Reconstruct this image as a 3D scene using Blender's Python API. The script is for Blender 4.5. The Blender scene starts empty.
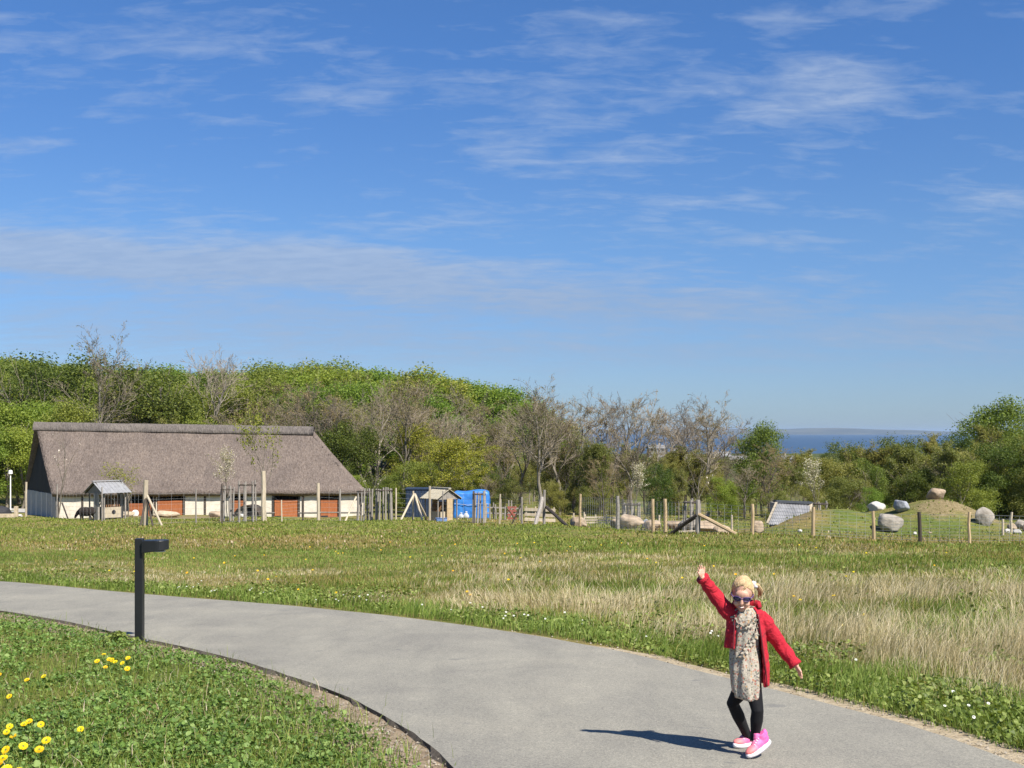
import bpy, bmesh, math, random
import numpy as np
from mathutils import Vector, Matrix, Quaternion, noise as mnoise
R = math.radians
rnd = random.Random(7)
nr = np.random.default_rng(11)
scene = bpy.context.scene
COL = scene.collection
F = 1200.0; HZ = 432.0; CAMZ = 1.6          # focal length and horizon row used to survey the photograph

# ------------------------------------------------------------------ materials
def newmat(name):
    m = bpy.data.materials.new(name); m.use_nodes = True
    nt = m.node_tree; nt.nodes.clear()
    out = nt.nodes.new('ShaderNodeOutputMaterial')
    return m, nt, out
def nd(nt, typ, **kw):
    n = nt.nodes.new('ShaderNode' + typ)
    for k, v in kw.items():
        if k.startswith('i_'):
            key = k[2:]
            key = int(key) if key.isdigit() else key.replace('_', ' ')
            s = n.inputs[key]
            if hasattr(v, 'is_output') or isinstance(v, bpy.types.NodeSocket): nt.links.new(v, s)
            else: s.default_value = v
        else: setattr(n, k, v)
    return n
def c4(c): return (c[0], c[1], c[2], 1.0)
def ramp(nt, fac, stops, interp='LINEAR'):
    n = nt.nodes.new('ShaderNodeValToRGB'); n.color_ramp.interpolation = interp
    el = n.color_ramp.elements
    while len(el) < len(stops): el.new(0.5)
    for e, (p, c) in zip(el, stops):
        e.position = p; e.color = c4(c) if not isinstance(c, (int, float)) else (c, c, c, 1)
    nt.links.new(fac, n.inputs[0])
    return n.outputs[0]
def mix(nt, fac, a, b, typ='MIX'):
    n = nt.nodes.new('ShaderNodeMix'); n.data_type = 'RGBA'; n.blend_type = typ
    for s, v in ((n.inputs['Factor'], fac), (n.inputs[6], a), (n.inputs[7], b)):
        if isinstance(v, bpy.types.NodeSocket): nt.links.new(v, s)
        elif isinstance(v, (int, float)): s.default_value = v
        else: s.default_value = c4(v)
    return n.outputs[2]
def math_(nt, op, a, b=0.0, clamp=False):
    n = nt.nodes.new('ShaderNodeMath'); n.operation = op; n.use_clamp = clamp
    for s, v in ((n.inputs[0], a), (n.inputs[1], b)):
        if isinstance(v, bpy.types.NodeSocket): nt.links.new(v, s)
        else: s.default_value = v
    return n.outputs[0]
def coords(nt, kind='Object', scale=(1, 1, 1), rot=(0, 0, 0)):
    if kind == 'Position': o = nt.nodes.new('ShaderNodeNewGeometry').outputs['Position']
    else: o = nt.nodes.new('ShaderNodeTexCoord').outputs[kind]
    m = nd(nt, 'Mapping', i_Vector=o); m.inputs['Scale'].default_value = scale; m.inputs['Rotation'].default_value = rot
    return m.outputs[0]
def noise(nt, vec, scale, detail=4, rough=0.55, dist=0.0):
    n = nd(nt, 'TexNoise', i_Vector=vec, i_Scale=scale, i_Detail=detail, i_Roughness=rough, i_Distortion=dist)
    return n.outputs['Fac']
def bump(nt, h, strength, dist=0.02):
    return nd(nt, 'Bump', i_Height=h, i_Strength=strength, i_Distance=dist).outputs[0]
def surf(name, c1, c2, scale=6, rough=0.8, bstr=0.4, bdist=0.02, kind='Object', stretch=(1, 1, 1), spec=0.3, c3=None, detail=6):
    """two or three tone noisy surface with bump"""
    m, nt, out = newmat(name)
    v = coords(nt, kind, stretch)
    f = noise(nt, v, scale, detail, 0.62)
    st = [(0.32, c1), (0.68, c2)] if c3 is None else [(0.3, c1), (0.5, c2), (0.72, c3)]
    col = ramp(nt, f, st)
    oi = nt.nodes.new('ShaderNodeObjectInfo')
    k = math_(nt, 'ADD', math_(nt, 'MULTIPLY', oi.outputs['Random'], 0.3), 0.85)
    col = mix(nt, 1.0, col, (1, 1, 1), 'MULTIPLY')
    hs = nd(nt, 'HueSaturation', i_Color=col, i_Value=k)
    h2 = noise(nt, v, scale * 3.1, 5, 0.6)
    p = nd(nt, 'BsdfPrincipled', i_Roughness=rough)
    p.inputs['Specular IOR Level'].default_value = spec
    nt.links.new(hs.outputs[0], p.inputs['Base Color'])
    if bstr: nt.links.new(bump(nt, math_(nt, 'ADD', f, h2), bstr, bdist), p.inputs['Normal'])
    nt.links.new(p.outputs[0], out.inputs[0])
    return m
def leafmat(name, c1, c2, c3, transl=0.45, objvar=0.35, rough=0.55):
    m, nt, out = newmat(name)
    g = nt.nodes.new('ShaderNodeNewGeometry')
    oi = nt.nodes.new('ShaderNodeObjectInfo')
    col = ramp(nt, g.outputs['Random Per Island'], [(0.1, c1), (0.55, c2), (0.95, c3)])
    hs = nd(nt, 'HueSaturation', i_Color=col)
    nt.links.new(math_(nt, 'ADD', math_(nt, 'MULTIPLY', oi.outputs['Random'], objvar), 1 - objvar * .5), hs.inputs['Value'])
    nt.links.new(math_(nt, 'ADD', math_(nt, 'MULTIPLY', oi.outputs['Random'], -0.045), 0.52), hs.inputs['Hue'])
    p = nd(nt, 'BsdfPrincipled', i_Roughness=rough); p.inputs['Specular IOR Level'].default_value = 0.25
    nt.links.new(hs.outputs[0], p.inputs['Base Color'])
    t = nd(nt, 'BsdfTranslucent')
    tc = mix(nt, 1.0, hs.outputs[0], (1.25, 1.2, 0.55), 'MULTIPLY'); nt.links.new(tc, t.inputs[0])
    ms = nd(nt, 'MixShader', i_0=transl); nt.links.new(p.outputs[0], ms.inputs[1]); nt.links.new(t.outputs[0], ms.inputs[2])
    nt.links.new(ms.outputs[0], out.inputs[0])
    return m
def plain(name, c, rough=0.5, metal=0.0, spec=0.5):
    m, nt, out = newmat(name)
    v = coords(nt, 'Object'); f = noise(nt, v, 9, 4)
    col = ramp(nt, f, [(0.3, tuple(x * .85 for x in c)), (0.7, tuple(min(1, x * 1.1) for x in c))])
    p = nd(nt, 'BsdfPrincipled', i_Roughness=rough, i_Metallic=metal); p.inputs['Specular IOR Level'].default_value = spec
    nt.links.new(col, p.inputs['Base Color']); nt.links.new(p.outputs[0], out.inputs[0])
    return m

# ------------------------------------------------------------------ mesh helpers
class MB:
    def __init__(s): s.v = []; s.f = []; s.m = []
    def add(s, vs, fs, mi=0):
        o = len(s.v); s.v.extend([tuple(x) for x in vs])
        for f in fs: s.f.append(tuple(i + o for i in f)); s.m.append(mi)
    def box(s, c, size, mi=0, rot=None, taper=1.0):
        hx, hy, hz = size[0] / 2, size[1] / 2, size[2] / 2
        vs = []
        for z in (-1, 1):
            k = taper if z > 0 else 1
            for x, y in ((-1, -1), (1, -1), (1, 1), (-1, 1)): vs.append(Vector((x * hx * k, y * hy * k, z * hz)))
        if rot is not None: vs = [rot @ v for v in vs]
        c = Vector(c); vs = [v + c for v in vs]
        s.add(vs, [(0, 3, 2, 1), (4, 5, 6, 7), (0, 1, 5, 4), (1, 2, 6, 5), (2, 3, 7, 6), (3, 0, 4, 7)], mi)
    def bar(s, a, b, w, h, mi=0, up=(0, 0, 1)):
        a = Vector(a); b = Vector(b); d = (b - a); L = d.length; d.normalize()
        u = Vector(up)
        if abs(d.dot(u)) > .98: u = Vector((0, 1, 0))
        x = d.cross(u).normalized(); y = x.cross(d).normalized()
        rot = Matrix((x, d, y)).transposed()
        s.box((a + b) / 2, (w, L, h), mi, rot)
    def tube(s, pts, rad, k=8, mi=0, cap=True, squash=None):
        pts = [Vector(p) for p in pts]; n = len(pts)
        if not hasattr(rad, '__len__'): rad = [rad] * n
        vs = []; fs = []
        prev = None
        for i, p in enumerate(pts):
            t = (pts[min(i + 1, n - 1)] - pts[max(i - 1, 0)])
            if t.length < 1e-9: t = Vector((0, 0, 1))
            t.normalize()
            if prev is None:
                a = Vector((1, 0, 0)) if abs(t.x) < .9 else Vector((0, 1, 0))
                x = (a - t * a.dot(t)).normalized()
            else:
                x = (prev - t * prev.dot(t))
                x = x.normalized() if x.length > 1e-6 else prev
            prev = x; y = t.cross(x)
            r = rad[i]; rx, ry = (r if hasattr(r, '__len__') else (r, r))
            for j in range(k):
                a = 2 * math.pi * j / k
                vs.append(p + x * (rx * math.cos(a)) + y * (ry * math.sin(a)))
        for i in range(n - 1):
            for j in range(k):
                j2 = (j + 1) % k
                fs.append((i * k + j, i * k + j2, (i + 1) * k + j2, (i + 1) * k + j))
        if cap: fs.append(tuple(range(k - 1, -1, -1))); fs.append(tuple((n - 1) * k + j for j in range(k)))
        s.add(vs, fs, mi)
    def lathe(s, prof, k=16, mi=0, c=(0, 0, 0), rot=None):
        vs = []; fs = []; c = Vector(c)
        for r, z in prof:
            for j in range(k):
                a = 2 * math.pi * j / k; p = Vector((r * math.cos(a), r * math.sin(a), z))
                vs.append((rot @ p if rot is not None else p) + c)
        n = len(prof)
        for i in range(n - 1):
            for j in range(k):
                j2 = (j + 1) % k; fs.append((i * k + j, i * k + j2, (i + 1) * k + j2, (i + 1) * k + j))
        fs.append(tuple(range(k - 1, -1, -1))); fs.append(tuple((n - 1) * k + j for j in range(k)))
        s.add(vs, fs, mi)
    def ball(s, c, r, mi=0, u=16, v=10, rot=None, fn=None):
        vs = []; fs = []; c = Vector(c); r = r if hasattr(r, '__len__') else (r, r, r)
        for i in range(v + 1):
            th = math.pi * i / v
            for j in range(u):
                ph = 2 * math.pi * j / u
                d = Vector((math.sin(th) * math.cos(ph), math.sin(th) * math.sin(ph), math.cos(th)))
                p = Vector((d.x * r[0], d.y * r[1], d.z * r[2]))
                if fn: p = fn(d, p)
                vs.append((rot @ p if rot is not None else p) + c)
        for i in range(v):
            for j in range(u):
                j2 = (j + 1) % u; fs.append((i * u + j, (i + 1) * u + j, (i + 1) * u + j2, i * u + j2))
        s.add(vs, fs, mi)
    def mesh(s, name, mats, smooth=False):
        me = bpy.data.meshes.new(name); me.from_pydata(s.v, [], s.f)
        for m in (mats if isinstance(mats, (list, tuple)) else [mats]): me.materials.append(m)
        if any(s.m): me.polygons.foreach_set('material_index', s.m)
        if smooth: me.polygons.foreach_set('use_smooth', [True] * len(me.polygons))
        me.validate(); me.update(); return me
    def build(s, name, mats, parent=None, smooth=False, bevel=0.0):
        o = bpy.data.objects.new(name, s.mesh(name, mats, smooth)); COL.objects.link(o)
        if parent: o.parent = parent
        if bevel:
            b = o.modifiers.new('bevel', 'BEVEL'); b.width = bevel; b.segments = 2; b.limit_method = 'ANGLE'
        return o
def npmesh(name, verts, polys, mats, smooth=False, mi=None):
    """polys: list of int arrays (n,k)"""
    me = bpy.data.meshes.new(name)
    me.vertices.add(len(verts)); me.vertices.foreach_set('co', np.asarray(verts, dtype=np.float32).ravel())
    loops = np.concatenate([p.ravel() for p in polys]).astype(np.int32)
    sizes = np.concatenate([np.full(len(p), p.shape[1]) for p in polys]).astype(np.int32)
    starts = np.concatenate([[0], np.cumsum(sizes)[:-1]]).astype(np.int32)
    me.loops.add(len(loops)); me.loops.foreach_set('vertex_index', loops)
    me.polygons.add(len(sizes)); me.polygons.foreach_set('loop_start', starts)
    me.polygons.foreach_set('use_smooth', np.full(len(sizes), smooth))
    if mi is not None: me.polygons.foreach_set('material_index', np.asarray(mi, dtype=np.int32))
    for m in (mats if isinstance(mats, (list, tuple)) else [mats]): me.materials.append(m)
    me.update(calc_edges=True); return me
def link(name, me, parent=None):
    o = bpy.data.objects.new(name, me); COL.objects.link(o)
    if parent: o.parent = parent
    return o
def tag(o, label=None, cat=None, group=None, kind=None):
    if label: o['label'] = label
    if cat: o['category'] = cat
    if group: o['group'] = group
    if kind: o['kind'] = kind
    return o
def empty(name, loc, label, cat, group=None, rz=0, s=1):
    o = bpy.data.objects.new(name, None); COL.objects.link(o); o.location = loc; o.rotation_euler = (0, 0, rz)
    o.scale = (s, s, s) if not hasattr(s, '__len__') else s
    o.empty_display_size = .2
    return tag(o, label, cat, group)
def kids(o): return [c for c in COL.objects if c.parent == o]
def copy_tree(root, loc=None, rz=None, s=None, label=None, group=None, cat=None, children=None):
    ch = children if children is not None else kids(root)
    c = root.copy(); COL.objects.link(c)
    if loc is not None: c.location = loc
    if rz is not None: c.rotation_euler = (0, 0, rz)
    if s is not None: c.scale = (s, s, s) if not hasattr(s, '__len__') else s
    if label: c['label'] = label
    if cat: c['category'] = cat
    if group: c['group'] = group
    for k in ch:
        d = k.copy(); COL.objects.link(d); d.parent = c
        for g in [x for x in k.children]:
            e = g.copy(); COL.objects.link(e); e.parent = d
    return c

# ------------------------------------------------------------------ terrain
_YS = [-60, 0, 118, 200, 300, 500, 900, 1400, 6000, 60000]
_ZS = [3.3, 0, -6.5, -8.0, -8.6, -9.6, -14.5, -36, -60, -60]
def sstep(a, b, x):
    t = np.clip((x - a) / (b - a), 0, 1); return t * t * (3 - 2 * t)
def H(x, y):
    x = np.asarray(x, dtype=float); y = np.asarray(y, dtype=float)
    z = np.interp(y, _YS, _ZS)
    # wooded hill on the left, beyond the barn
    z = z + 9 * sstep(130, 260, y) * sstep(10, -70, x + 0.0 * y) * sstep(900, 350, y)
    # gentle unevenness away from the path
    w = sstep(28, 45, y) * sstep(400, 200, y)
    z = z + w * (0.12 * np.sin(x * .31 + 1.3) * np.sin(y * .23) + 0.07 * np.sin(x * .83 + y * .41))
    # two grassed mounds in the paddock
    z = z + 1.15 * np.exp(-(((x - 15.4) / 2.5) ** 2 + ((y - 58) / 2.6) ** 2) ** 1.3)
    z = z + 1.5 * np.exp(-(((x - 21.5) / 2.55) ** 2 + ((y - 61) / 2.8) ** 2) ** 1.15)
    z = z + .62 * np.exp(-(((x - 18.4) / 1.3) ** 2 + ((y - 62.3) / 1.5) ** 2))
    return z
def h(x, y): return float(H(x, y))
def gp(px, d, dz=0.0):
    """ground point seen in column px at distance d"""
    x = (px - 512) / F * d; return Vector((x, d, h(x, d) + dz))
def wp(px, py, d): return Vector(((px - 512) / F * d, d, CAMZ - (py - HZ) / F * d))
def catmull(P, n):
    P = np.asarray(P, float); Q = np.vstack([2 * P[0] - P[1], P, 2 * P[-1] - P[-2]]); out = []
    for i in range(len(P) - 1):
        p0, p1, p2, p3 = Q[i:i + 4]
        for t in np.linspace(0, 1, n, endpoint=False):
            out.append(.5 * ((2 * p1) + (-p0 + p2) * t + (2 * p0 - 5 * p1 + 4 * p2 - p3) * t * t + (-p0 + 3 * p1 - 3 * p2 + p3) * t ** 3))
    out.append(P[-1]); return np.array(out)
def resample(P, n):
    s = np.concatenate([[0], np.cumsum(np.linalg.norm(np.diff(P, axis=0), axis=1))])
    t = np.linspace(0, s[-1], n); return np.stack([np.interp(t, s, P[:, 0]), np.interp(t, s, P[:, 1])], 1)
FAR = resample(catmull([(-34, 31), (-22, 28.2), (-14.5, 25.2), (-9.64, 22.6), (-6.0, 19.6), (-3.11, 17.4), (-.8, 15.1), (.9, 12.65), (1.68, 10.9), (2.26, 9.5), (2.7, 8.4), (2.98, 7.19), (3.3, 5), (3.5, 0), (3.2, -9)], 12), 260)
NEAR = resample(catmull([(-34, 26.5), (-20, 23.3), (-11.2, 19.2), (-7.12, 16.7), (-4.19, 13.5), (-2.78, 11.8), (-1.6, 10), (-.77, 8.28), (-.37, 7.1), (.1, 5), (.5, 0), (.2, -9)], 12), 260)
def poly_dist(px, py, P, chunk=20000):
    """distance to polyline and signed side"""
    out = np.empty(len(px)); side = np.empty(len(px))
    A = P[:-1]; D = P[1:] - P[:-1]; L2 = (D ** 2).sum(1)
    for i in range(0, len(px), chunk):
        q = np.stack([px[i:i + chunk], py[i:i + chunk]], 1)[:, None, :] - A[None]
        t = np.clip((q * D).sum(2) / L2, 0, 1)
        r = q - t[..., None] * D
        d2 = (r ** 2).sum(2); k = d2.argmin(1); ar = np.arange(len(k))
        out[i:i + chunk] = np.sqrt(d2[ar, k])
        cr = D[k, 0] * q[ar, k, 1] - D[k, 1] * q[ar, k, 0]
        side[i:i + chunk] = np.sign(cr)
    return out, side
def far_d(x, y):      # >0 on the field side of the far edge
    d, s = poly_dist(x, y, FAR[::4]); return d * s
def near_d(x, y):     # >0 on the lawn side of the near edge
    d, s = poly_dist(x, y, NEAR[::4]); return -d * s
# ------------------------------------------------------------------ camera, sun, sky
cam = bpy.data.objects.new('camera', bpy.data.cameras.new('camera')); COL.objects.link(cam)
cam.location = (0, 0, CAMZ); cam.rotation_euler = (R(90), 0, 0)
cam.data.sensor_width = 36; cam.data.lens = F / 1024 * 36
cam.data.shift_y = (HZ - 384) / 1024
cam.data.clip_start = .05; cam.data.clip_end = 80000
scene.camera = cam
scene.cycles.max_bounces = 5; scene.cycles.diffuse_bounces = 3; scene.cycles.transmission_bounces = 4
SUN_AZ = R(40); SUN_EL = R(48.5)
sd = Vector((math.sin(SUN_AZ) * math.cos(SUN_EL), -math.cos(SUN_AZ) * math.cos(SUN_EL), math.sin(SUN_EL)))
sl = bpy.data.lights.new('sun', 'SUN'); sl.energy = 4.6; sl.angle = R(.53); sl.color = (1, .945, .85)
so = bpy.data.objects.new('sun', sl); COL.objects.link(so)
so.rotation_euler = sd.to_track_quat('Z', 'Y').to_euler(); so.location = (20, -30, 40)

world = bpy.data.worlds.new('World'); scene.world = world; world.use_nodes = True
world.cycles.sampling_method = 'MANUAL'; world.cycles.sample_map_resolution = 256
nt = world.node_tree; nt.nodes.clear()
wo = nt.nodes.new('ShaderNodeOutputWorld')
sky = nt.nodes.new('ShaderNodeTexSky'); sky.sky_type = 'NISHITA'; sky.sun_disc = False
sky.sun_elevation = SUN_EL; sky.sun_rotation = math.atan2(sd.x, sd.y)
sky.air_density = 1.0; sky.dust_density = 0.25; sky.ozone_density = 2.2; sky.altitude = 50
tc = nt.nodes.new('ShaderNodeTexCoord').outputs['Generated']
sx = nt.nodes.new('ShaderNodeSeparateXYZ'); nt.links.new(tc, sx.inputs[0])
ax = math_(nt, 'MAXIMUM', math_(nt, 'ABSOLUTE', sx.outputs[1]), .05)
A = math_(nt, 'DIVIDE', sx.outputs[0], ax); E = math_(nt, 'DIVIDE', sx.outputs[2], ax)
zz = math_(nt, 'ADD', math_(nt, 'MAXIMUM', sx.outputs[2], 0), .17)
cx = nt.nodes.new('ShaderNodeCombineXYZ')
nt.links.new(math_(nt, 'DIVIDE', sx.outputs[0], zz), cx.inputs[0])
nt.links.new(math_(nt, 'DIVIDE', sx.outputs[1], zz), cx.inputs[1])
def pmap(scale, loc=(0, 0, 0), rz=0):
    m = nd(nt, 'Mapping', i_Vector=cx.outputs[0]); m.inputs['Scale'].default_value = scale
    m.inputs['Location'].default_value = loc; m.inputs['Rotation'].default_value = (0, 0, rz); return m.outputs[0]
def blob(a0, e0, sa, se, tilt=0.0):
    da = math_(nt, 'SUBTRACT', A, a0); de = math_(nt, 'SUBTRACT', math_(nt, 'SUBTRACT', E, e0), math_(nt, 'MULTIPLY', da, tilt))
    da = math_(nt, 'MULTIPLY', da, 1 / sa); de = math_(nt, 'MULTIPLY', de, 1 / se)
    q = math_(nt, 'ADD', math_(nt, 'MULTIPLY', da, da), math_(nt, 'MULTIPLY', de, de))
    return math_(nt, 'DIVIDE', 1.0, math_(nt, 'ADD', math_(nt, 'MULTIPLY', q, math_(nt, 'ADD', q, .6)), 1.0))
def pb(px, py, w, hh, tilt=0.0): return blob((px - 512) / F, (HZ - py) / F, w / F, hh / F, tilt)
def vsum(L):
    s = L[0]
    for x in L[1:]: s = math_(nt, 'ADD', s, x)
    return s
# where the cirrus is thick: directions in the sky
thick = vsum([math_(nt, 'MULTIPLY', b, k) for b, k in (
    (pb(820, 80, 95, 34, .1), .30), (pb(640, 95, 130, 26), .19), (pb(590, 155, 110, 26), .21), (pb(700, 20, 260, 14, .06), .08),
    (pb(330, 262, 130, 20, -.05), .48), (pb(40, 250, 130, 26, -.12), .50), (pb(160, 262, 260, 26, -.03), .36), (pb(120, 45, 260, 55, 0), .09), (pb(310, 100, 50, 10), .20), (pb(240, 125, 70, 10), .12),
    (pb(700, 203, 60, 9), .22), (pb(980, 200, 90, 14), .24), (pb(780, 240, 130, 9), .2), (pb(600, 300, 240, 22, -.05), .36),
    (pb(980, 325, 120, 14, .03), .33), (pb(450, 222, 90, 9), .17), (pb(20, 143, 60, 10), .2), (pb(240, 330, 340, 34), .25), (pb(720, 350, 400, 16), .16))])
n1 = noise(nt, pmap((1.2, 2.1, 1), (3.1, .7, 0), R(-7)), 2.6, 6, .6, .35)
n2 = noise(nt, pmap((1.5, 3.2, 1), (1.7, 5.2, 0), R(5)), 6.5, 5, .62, .5)
n3 = noise(nt, pmap((.25, .5, 1), (8.0, 2.0, 0)), 1.6, 2, .5, .2)
nn = math_(nt, 'ADD', math_(nt, 'MULTIPLY', n1, .62), math_(nt, 'MULTIPLY', n2, .38))
nn = math_(nt, 'ADD', nn, math_(nt, 'MULTIPLY', math_(nt, 'SUBTRACT', n3, .5), .16))
dens = math_(nt, 'SUBTRACT', math_(nt, 'ADD', nn, math_(nt, 'MULTIPLY', thick, .70)), .535)
al = math_(nt, 'MULTIPLY', dens, 3.2, True)
al = math_(nt, 'MULTIPLY', al, .70, True)
# fade the cloud sheet into the horizon air
al = math_(nt, 'MULTIPLY', al, math_(nt, 'MULTIPLY', math_(nt, 'SUBTRACT', sx.outputs[2], .012), 16, True))
hs = nd(nt, 'HueSaturation', i_Color=sky.outputs[0], i_Saturation=1.1, i_Hue=.5)
CLD = mix(nt, 1.0, ramp(nt, n2, [(.35, (.20, .26, .37)), (.6, (.255, .31, .405))]), (10, 10, 10), 'MULTIPLY')
tint = ramp(nt, sx.outputs[2], [(0.0, (.28, .39, .64)), (.06, (.30, .39, .60)), (.16, (.36, .47, .64)), (.30, (.345, .495, .705)), (.5, (.40, .55, .735))])
skyb = mix(nt, 1.0, hs.outputs[0], tint, 'MULTIPLY')
lowc = ramp(nt, sx.outputs[2], [(.10, 1.0), (.17, 0.0)])
CLD = mix(nt, math_(nt, 'MULTIPLY', lowc, math_(nt, 'SUBTRACT', 1.25, math_(nt, 'MULTIPLY', n1, 1.0), True)), CLD, (1.85, 2.25, 3.0))
skyc = mix(nt, al, skyb, CLD)
bg = nd(nt, 'Background', i_Color=skyc, i_Strength=.095); nt.links.new(bg.outputs[0], wo.inputs[0])
scene.view_settings.view_transform = 'Standard'; scene.view_settings.look = 'None'
scene.view_settings.exposure = 0.95; scene.view_settings.gamma = 1; scene.view_settings.use_curve_mapping = False

# ------------------------------------------------------------------ materials of the setting
def ground_mat():
    m, nt, out = newmat('meadow_soil')
    v = coords(nt, 'Position')
    a = noise(nt, v, .09, 5, .6, .4); b = noise(nt, v, .7, 6, .65); c = noise(nt, v, 7, 5, .7); d = noise(nt, v, 38, 3, .7)
    green = ramp(nt, c, [(.3, (.075, .105, .02)), (.7, (.15, .18, .042))])
    dry = ramp(nt, c, [(.3, (.18, .145, .045)), (.7, (.30, .235, .095))])
    k = ramp(nt, math_(nt, 'ADD', math_(nt, 'MULTIPLY', a, .5), math_(nt, 'MULTIPLY', b, .5)), [(.42, 0.0), (.58, 1.0)])
    col = mix(nt, k, green, dry)
    for (bx, by, bz), br in (((22.8, 60.2, -2.6), 2.3), ((21.3, 59.6, -2.2), 1.5), ((14.0, 57.2, -3), 1.2), ((24.0, 61, -3.2), 2.0), ((-33, 99, -5.4), 4.5), ((-27, 98.5, -5.4), 4.5), ((-21, 99.5, -5.4), 4.0), ((-15, 97, -5.4), 2.5), ((12.5, 63, -3.4), 3.0), ((8.5, 62, -3.4), 2.5)):
        dst = nd(nt, 'VectorMath', operation='DISTANCE', i_0=v); dst.inputs[1].default_value = (bx, by, bz)
        q = math_(nt, 'ADD', math_(nt, 'DIVIDE', dst.outputs['Value'], br), math_(nt, 'MULTIPLY', math_(nt, 'SUBTRACT', b, .5), 2.4))
        col = mix(nt, ramp(nt, q, [(.6, .85), (1.0, 0.0)]), col, ramp(nt, c, [(.35, (.16, .125, .06)), (.6, (.27, .21, .115)), (.7, (.40, .33, .22))]))
    far = nd(nt, 'MapRange', i_Value=nd(nt, 'SeparateXYZ', i_Vector=v).outputs[1]); far.inputs[1].default_value = 120; far.inputs[2].default_value = 200
    col = mix(nt, far.outputs[0], col, ramp(nt, a, [(.4, (.045, .055, .02)), (.6, (.085, .10, .032))]))
    p = nd(nt, 'BsdfPrincipled', i_Roughness=.95); p.inputs['Specular IOR Level'].default_value = .1
    nt.links.new(col, p.inputs['Base Color'])
    nt.links.new(bump(nt, math_(nt, 'ADD', c, d), .8, .05), p.inputs['Normal']); nt.links.new(p.outputs[0], out.inputs[0])
    return m
def asphalt_mat():
    m, nt, out = newmat('asphalt')
    v = coords(nt, 'Position')
    g = noise(nt, v, 240, 3, .8); a = noise(nt, v, .8, 6, .62, .6); s = noise(nt, v, 30, 5, .65)
    vo = nd(nt, 'TexVoronoi', i_Vector=v, i_Scale=190.0); 
    base = ramp(nt, g, [(.3, (.19, .18, .154)), (.55, (.258, .246, .212)), (.8, (.37, .352, .308))])
    base = mix(nt, .85, base, ramp(nt, a, [(.35, (.84, .84, .85)), (.5, (.98, .98, .97)), (.66, (1.1, 1.09, 1.06))]), 'MULTIPLY')
    base = mix(nt, .8, base, ramp(nt, s, [(.3, (.84, .84, .84)), (.7, (1.13, 1.12, 1.09))]), 'MULTIPLY')
    s2 = noise(nt, v, 75, 3, .8); base = mix(nt, .9, base, ramp(nt, s2, [(.34, (.62, .62, .63)), (.5, (1, 1, 1)), (.66, (1.34, 1.33, 1.3))]), 'MULTIPLY')
    wv = noise(nt, coords(nt, 'Position', (1.3, .35, 1), (0, 0, R(28))), 1.6, 5, .6, .8); base = mix(nt, .7, base, ramp(nt, wv, [(.36, (.88, .88, .885)), (.62, (1.08, 1.075, 1.06))]), 'MULTIPLY')
    spots = ramp(nt, noise(nt, v, 2.7, 3, .5), [(.69, 0.0), (.72, .5)])
    base = mix(nt, spots, base, (.13, .128, .125))
    p = nd(nt, 'BsdfPrincipled', i_Roughness=.9); p.inputs['Specular IOR Level'].default_value = .25
    nt.links.new(base, p.inputs['Base Color'])
    nt.links.new(bump(nt, math_(nt, 'ADD', vo.outputs['Distance'], s), .45, .006), p.inputs['Normal']); nt.links.new(p.outputs[0], out.inputs[0])
    return m
M = {}
M['ground'] = ground_mat(); M['asphalt'] = asphalt_mat()
M['dirt'] = surf('sandy_dirt', (.14, .10, .062), (.245, .185, .12), 9, .95, .9, .03, 'Position', c3=(.31, .255, .18))
M['dirt_pale'] = surf('pale_sandy_dirt', (.24, .185, .115), (.36, .29, .19), 9, .95, .8, .03, 'Position', c3=(.44, .37, .26)); M['dark_soil'] = surf('dark_edge_soil', (.05, .04, .03), (.12, .10, .075), 30, .95, .8, .01, 'Position'); M['grit'] = surf('grit_stones', (.17, .14, .11), (.34, .30, .24), 20, .9, .3)
def water_mat():
    m, nt, out = newmat('sea_water')
    v = coords(nt, 'Position', (.02, .05, 1)); f = noise(nt, v, 1.0, 6, .6)
    p = nd(nt, 'BsdfPrincipled', i_Roughness=.535); p.inputs['Specular IOR Level'].default_value = .12
    nt.links.new(ramp(nt, f, [(.35, (.028, .060, .118)), (.65, (.044, .088, .155))]), p.inputs['Base Color'])
    nt.links.new(bump(nt, f, .5, .4), p.inputs['Normal']); nt.links.new(p.outputs[0], out.inputs[0]); return m
M['sea'] = water_mat()
M['coast'] = surf('far_coast', (.03, .04, .045), (.06, .07, .07), .0012, .95, 0, 1, 'Position', c3=(.14, .14, .11))
M['leaf_bright'] = leafmat('beech_leaf', (.12, .185, .024), (.19, .27, .036), (.28, .36, .07))
M['leaf_mid'] = leafmat('maple_leaf', (.115, .155, .024), (.19, .235, .04), (.28, .32, .07))
M['leaf_dark'] = leafmat('hawthorn_leaf', (.06, .092, .016), (.10, .14, .026), (.17, .21, .045))
M['leaf_olive'] = leafmat('willow_leaf', (.13, .145, .034), (.205, .22, .05), (.31, .31, .095))
M['leaf_yellow'] = leafmat('budding_leaf', (.16, .19, .025), (.245, .268, .036), (.35, .36, .06))
M['blossom'] = leafmat('blossom', (.34, .33, .20), (.55, .48, .38), (.68, .62, .54), .3, .1)
M['bud'] = leafmat('leaf_buds', (.16, .14, .06), (.24, .21, .085), (.34, .30, .12))
M['bark'] = surf('grey_bark', (.10, .085, .065), (.22, .19, .15), 5, .9, .5, .05, stretch=(1, 1, .25))
M['bark_pale'] = surf('pale_bark', (.15, .13, .10), (.29, .255, .205), 5, .9, .5, .05, stretch=(1, 1, .25))
M['bark_dark'] = surf('dark_bark', (.05, .042, .033), (.12, .10, .08), 5, .9, .5, .05, stretch=(1, 1, .25))
M['twig'] = surf('twigs', (.15, .122, .09), (.27, .225, .17), 3, .9, 0)
M['twig_red'] = surf('brown_twigs', (.15, .11, .072), (.26, .195, .13), 3, .9, 0)
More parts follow.
